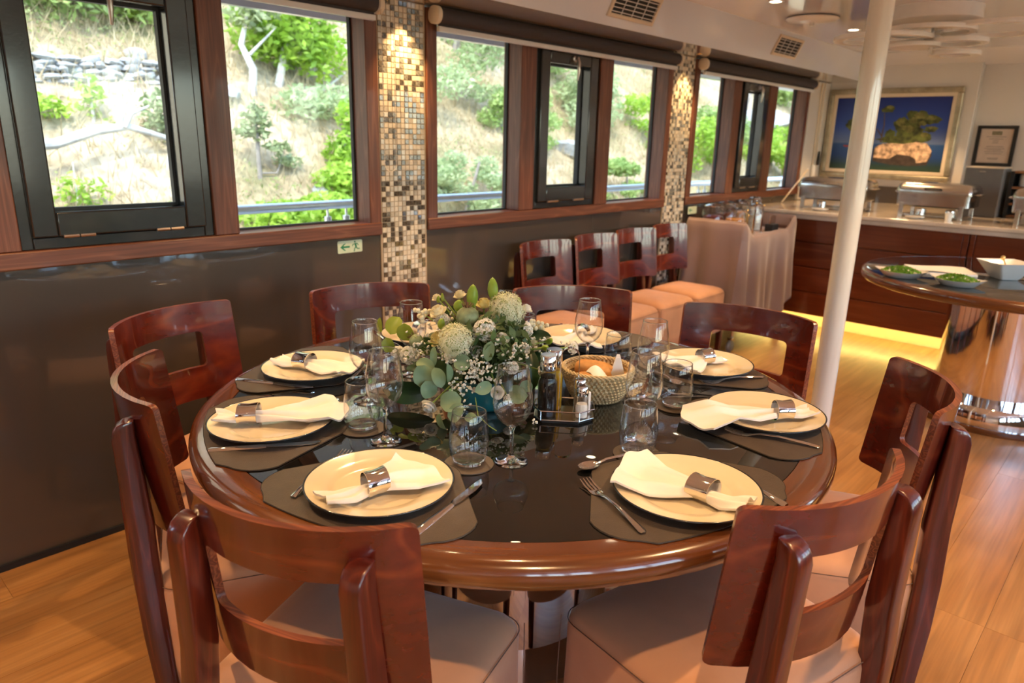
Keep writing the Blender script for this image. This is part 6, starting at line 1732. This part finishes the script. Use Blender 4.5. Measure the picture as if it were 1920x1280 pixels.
# cloth: over both raised ends, dipping along the side
def cloth_side(u, v):
    """u runs round near end, aisle side and far end; v from the edge down to the hem"""
    nearL = X1 - X0; side = Y1 - Y0; tot = 2 * nearL + side; s = u * tot
    if s < nearL: x, y, nx_, ny_ = X0 + s, Y0, 0, -1
    elif s < nearL + side: x, y, nx_, ny_ = X1, Y0 + s - nearL, 1, 0
    else: x, y, nx_, ny_ = X1 - (s - nearL - side), Y1, 0, 1
    # top edge height: high over the ends, lower along the side
    if nearL < s < nearL + side:
        t_ = (s - nearL) / side; dip = max(0, min(1, min(t_, 1 - t_) / 0.17)); dip = dip * dip * (3 - 2 * dip); zt = ZE - (ZE - ZS_) * dip
    else: dip = 0; zt = ZE
    hem = 0.34 if s < nearL - 0.10 else 0.34 - 0.14 * min(1, (s - nearL + 0.10) / 0.12) if s < nearL + 0.02 else 0.20 + 0.14 * max(0, (s - nearL - side * 0.72) / (side * 0.28)) if s < nearL + side else 0.34
    k = v ** 0.9; z = zt + (hem - zt) * v
    fold = (0.024 if s < nearL else 0.030) * v ** 0.6 * math.sin(s * (31 if s < nearL else 19) + 1.5 * math.sin(3 * s)) + 0.014 * v * math.sin(s * 43 + 1) + 0.03 * v * (1 - dip) + 0.02 * v
    edge = -0.012 * max(0, 1 - v * 14)
    return (x + nx_ * (0.012 + fold + edge), y + ny_ * (0.012 + fold + edge), z + 0.0)
cm = MB().grid(cloth_side, 120, 34)
# rolled top edge and inner turn down
def inner(u, v):
    p = cloth_side(u, 0); nearL = X1 - X0; side = Y1 - Y0; tot = 2 * nearL + side; s = u * tot
    ny_ = -1 if s < nearL else 1 if s > nearL + side else 0; nx_ = 1 if ny_ == 0 else 0
    d = -0.028 * v
    return (p[0] + nx_ * d, p[1] + ny_ * d, p[2] + 0.010 * math.sin(PI * v) - (p[2] - 0.79) * max(0, v - 0.4) / 0.6)
cm.grid(inner, 120, 6)
# floor of the cloth inside the tray
cm.add([(X0, Y0 - 0.0, 0.79), (X1 - 0.02, Y0, 0.79), (X1 - 0.02, Y1, 0.79), (X0, Y1, 0.79)], [(0, 1, 2, 3)])
co = cm.build('trolley_cloth', M['cloth'], smooth=60)
so = co.modifiers.new('thick', 'SOLIDIFY'); so.thickness = 0.0025; so.offset = -1
tag(co, 'pink grey tablecloth draped over the trolley beside the buffet', 'tablecloth')
JZ = 0.794
def jar(x, y, r_, h, cont, label, lid=True):
    o = empty('storage_jar', (x, y, JZ)); tag(o, label, 'jar', 'glass jars on the trolley')
    MB().lathe([(0, 0.003), (r_ * 0.9, 0.003), (r_ * 0.92, h * 0.55), (r_ * 0.5, h * 0.6), (0, h * 0.58)], 20).build('contents', cont, o, smooth=50)
    MB().lathe([(0, 0), (r_ * 0.95, 0), (r_, 0.01), (r_, h * 0.75), (r_ * 0.8, h * 0.85), (r_ * 0.8, h * 0.9), (r_ * 0.76, h * 0.9), (r_ * 0.95, h * 0.75), (r_ * 0.95, 0.01)], 24).build('glass_body', M['bowl'], o, smooth=60)
    if lid:
        MB().lathe([(0, h * 0.9), (r_ * 0.84, h * 0.9), (r_ * 0.86, h * 0.94), (r_ * 0.6, h * 0.98), (r_ * 0.2, h), (0, h)], 24).build('lid', M['steel'], o, smooth=50)
        MB().tube([(r_ * 0.86, 0, h * 0.7), (r_ * 1.05, 0, h * 0.9), (0.0, 0, h * 1.02)], 0.0025, 6).build('wire_clip', M['chrome'], o)
berryred = mat('red_preserve', (0.10, 0.012, 0.008), 0.3, coat=0.5, noise=0.4, nscale=60); cereal = mat('golden_cereal', (0.50, 0.24, 0.06), 0.7, noise=0.4, nscale=80); ice = mat('clear_cubes', (0.55, 0.58, 0.58), 0.2, noise=0.3, nscale=60)
jar(-2.40, 4.66, 0.075, 0.19, berryred, 'clip top jar of dark red preserve nearest the mosaic column')
jar(-2.40, 4.86, 0.075, 0.20, berryred, 'second clip top jar of dark red preserve against the wall')
jar(-2.26, 4.72, 0.07, 0.17, cereal, 'clip top jar of golden cereal at the front of the trolley')
jar(-2.40, 5.06, 0.07, 0.20, cereal, 'clip top jar of golden cereal further back')
jar(-2.24, 5.0, 0.055, 0.19, ice, 'square looking clear jar with pale contents near the far end')
jar(-2.36, 5.22, 0.05, 0.22, ice, 'tall clear jar at the far wall corner of the trolley')
for k, (x, y, h) in enumerate(((-2.17, 4.70, 0.16), (-2.13, 4.74, 0.21), (-2.16, 4.80, 0.15), (-2.12, 4.84, 0.19), (-2.14, 4.66, 0.13))):
    o = empty('serving_tongs', (x, y, JZ)); tag(o, 'upright polished serving utensil in the front row on the trolley, %s of five' % ('first', 'second', 'third', 'fourth', 'fifth')[k], 'utensil', 'polished utensils standing on the trolley')
    MB().tube([(0, 0, 0), (0, 0, h * 0.9), (0.004, 0.0, h)], [0.006, 0.0045, 0.003], 8).build('shaft', M['chrome'] if k % 2 else M['gold'], o)
    MB().ball((0.004, 0, h), 0.008, 10, 6).build('knob', M['gold'], o, smooth=180)
    MB().lathe([(0, 0), (0.018, 0), (0.018, 0.003), (0.006, 0.006), (0, 0.006)], 14).build('foot', M['chrome'], o, smooth=50)
kb = empty('cutlery_block', (-2.13, 5.04, JZ)); tag(kb, 'dark block holding upright knives on the trolley', 'knife block')
MB().box(-0.03, 0.03, -0.05, 0.05, 0, 0.05).build('block', M['rubber'], kb, smooth=0, bevel=0.004)
for k in range(4): MB().loops([[(px - 0.0 + 0.0, py - 0.036 + 0.024 * k, z) for px, py in rrect(0.006, 0.004, 0.0015, 2)] for z in (0.05, 0.115)]).build('knife_handle', M['chrome'], kb, smooth=40)
ws = empty('wall_exit_sign', (WX + 0.0222, 4.62, 0.93)); tag(ws, 'tiny pale green sign on the wall behind the trolley jars', 'sign')
MB().prism(rrect(0.06, 0.026, 0.006, 4), 0, 0.002, fn=yz(0)).build('plate', M['signplate'], ws, smooth=0)
MB().prism(list(reversed(ar)), 0, 0.0006, fn=yz(0.002)).build('arrow', M['signgreen'], ws, smooth=0)
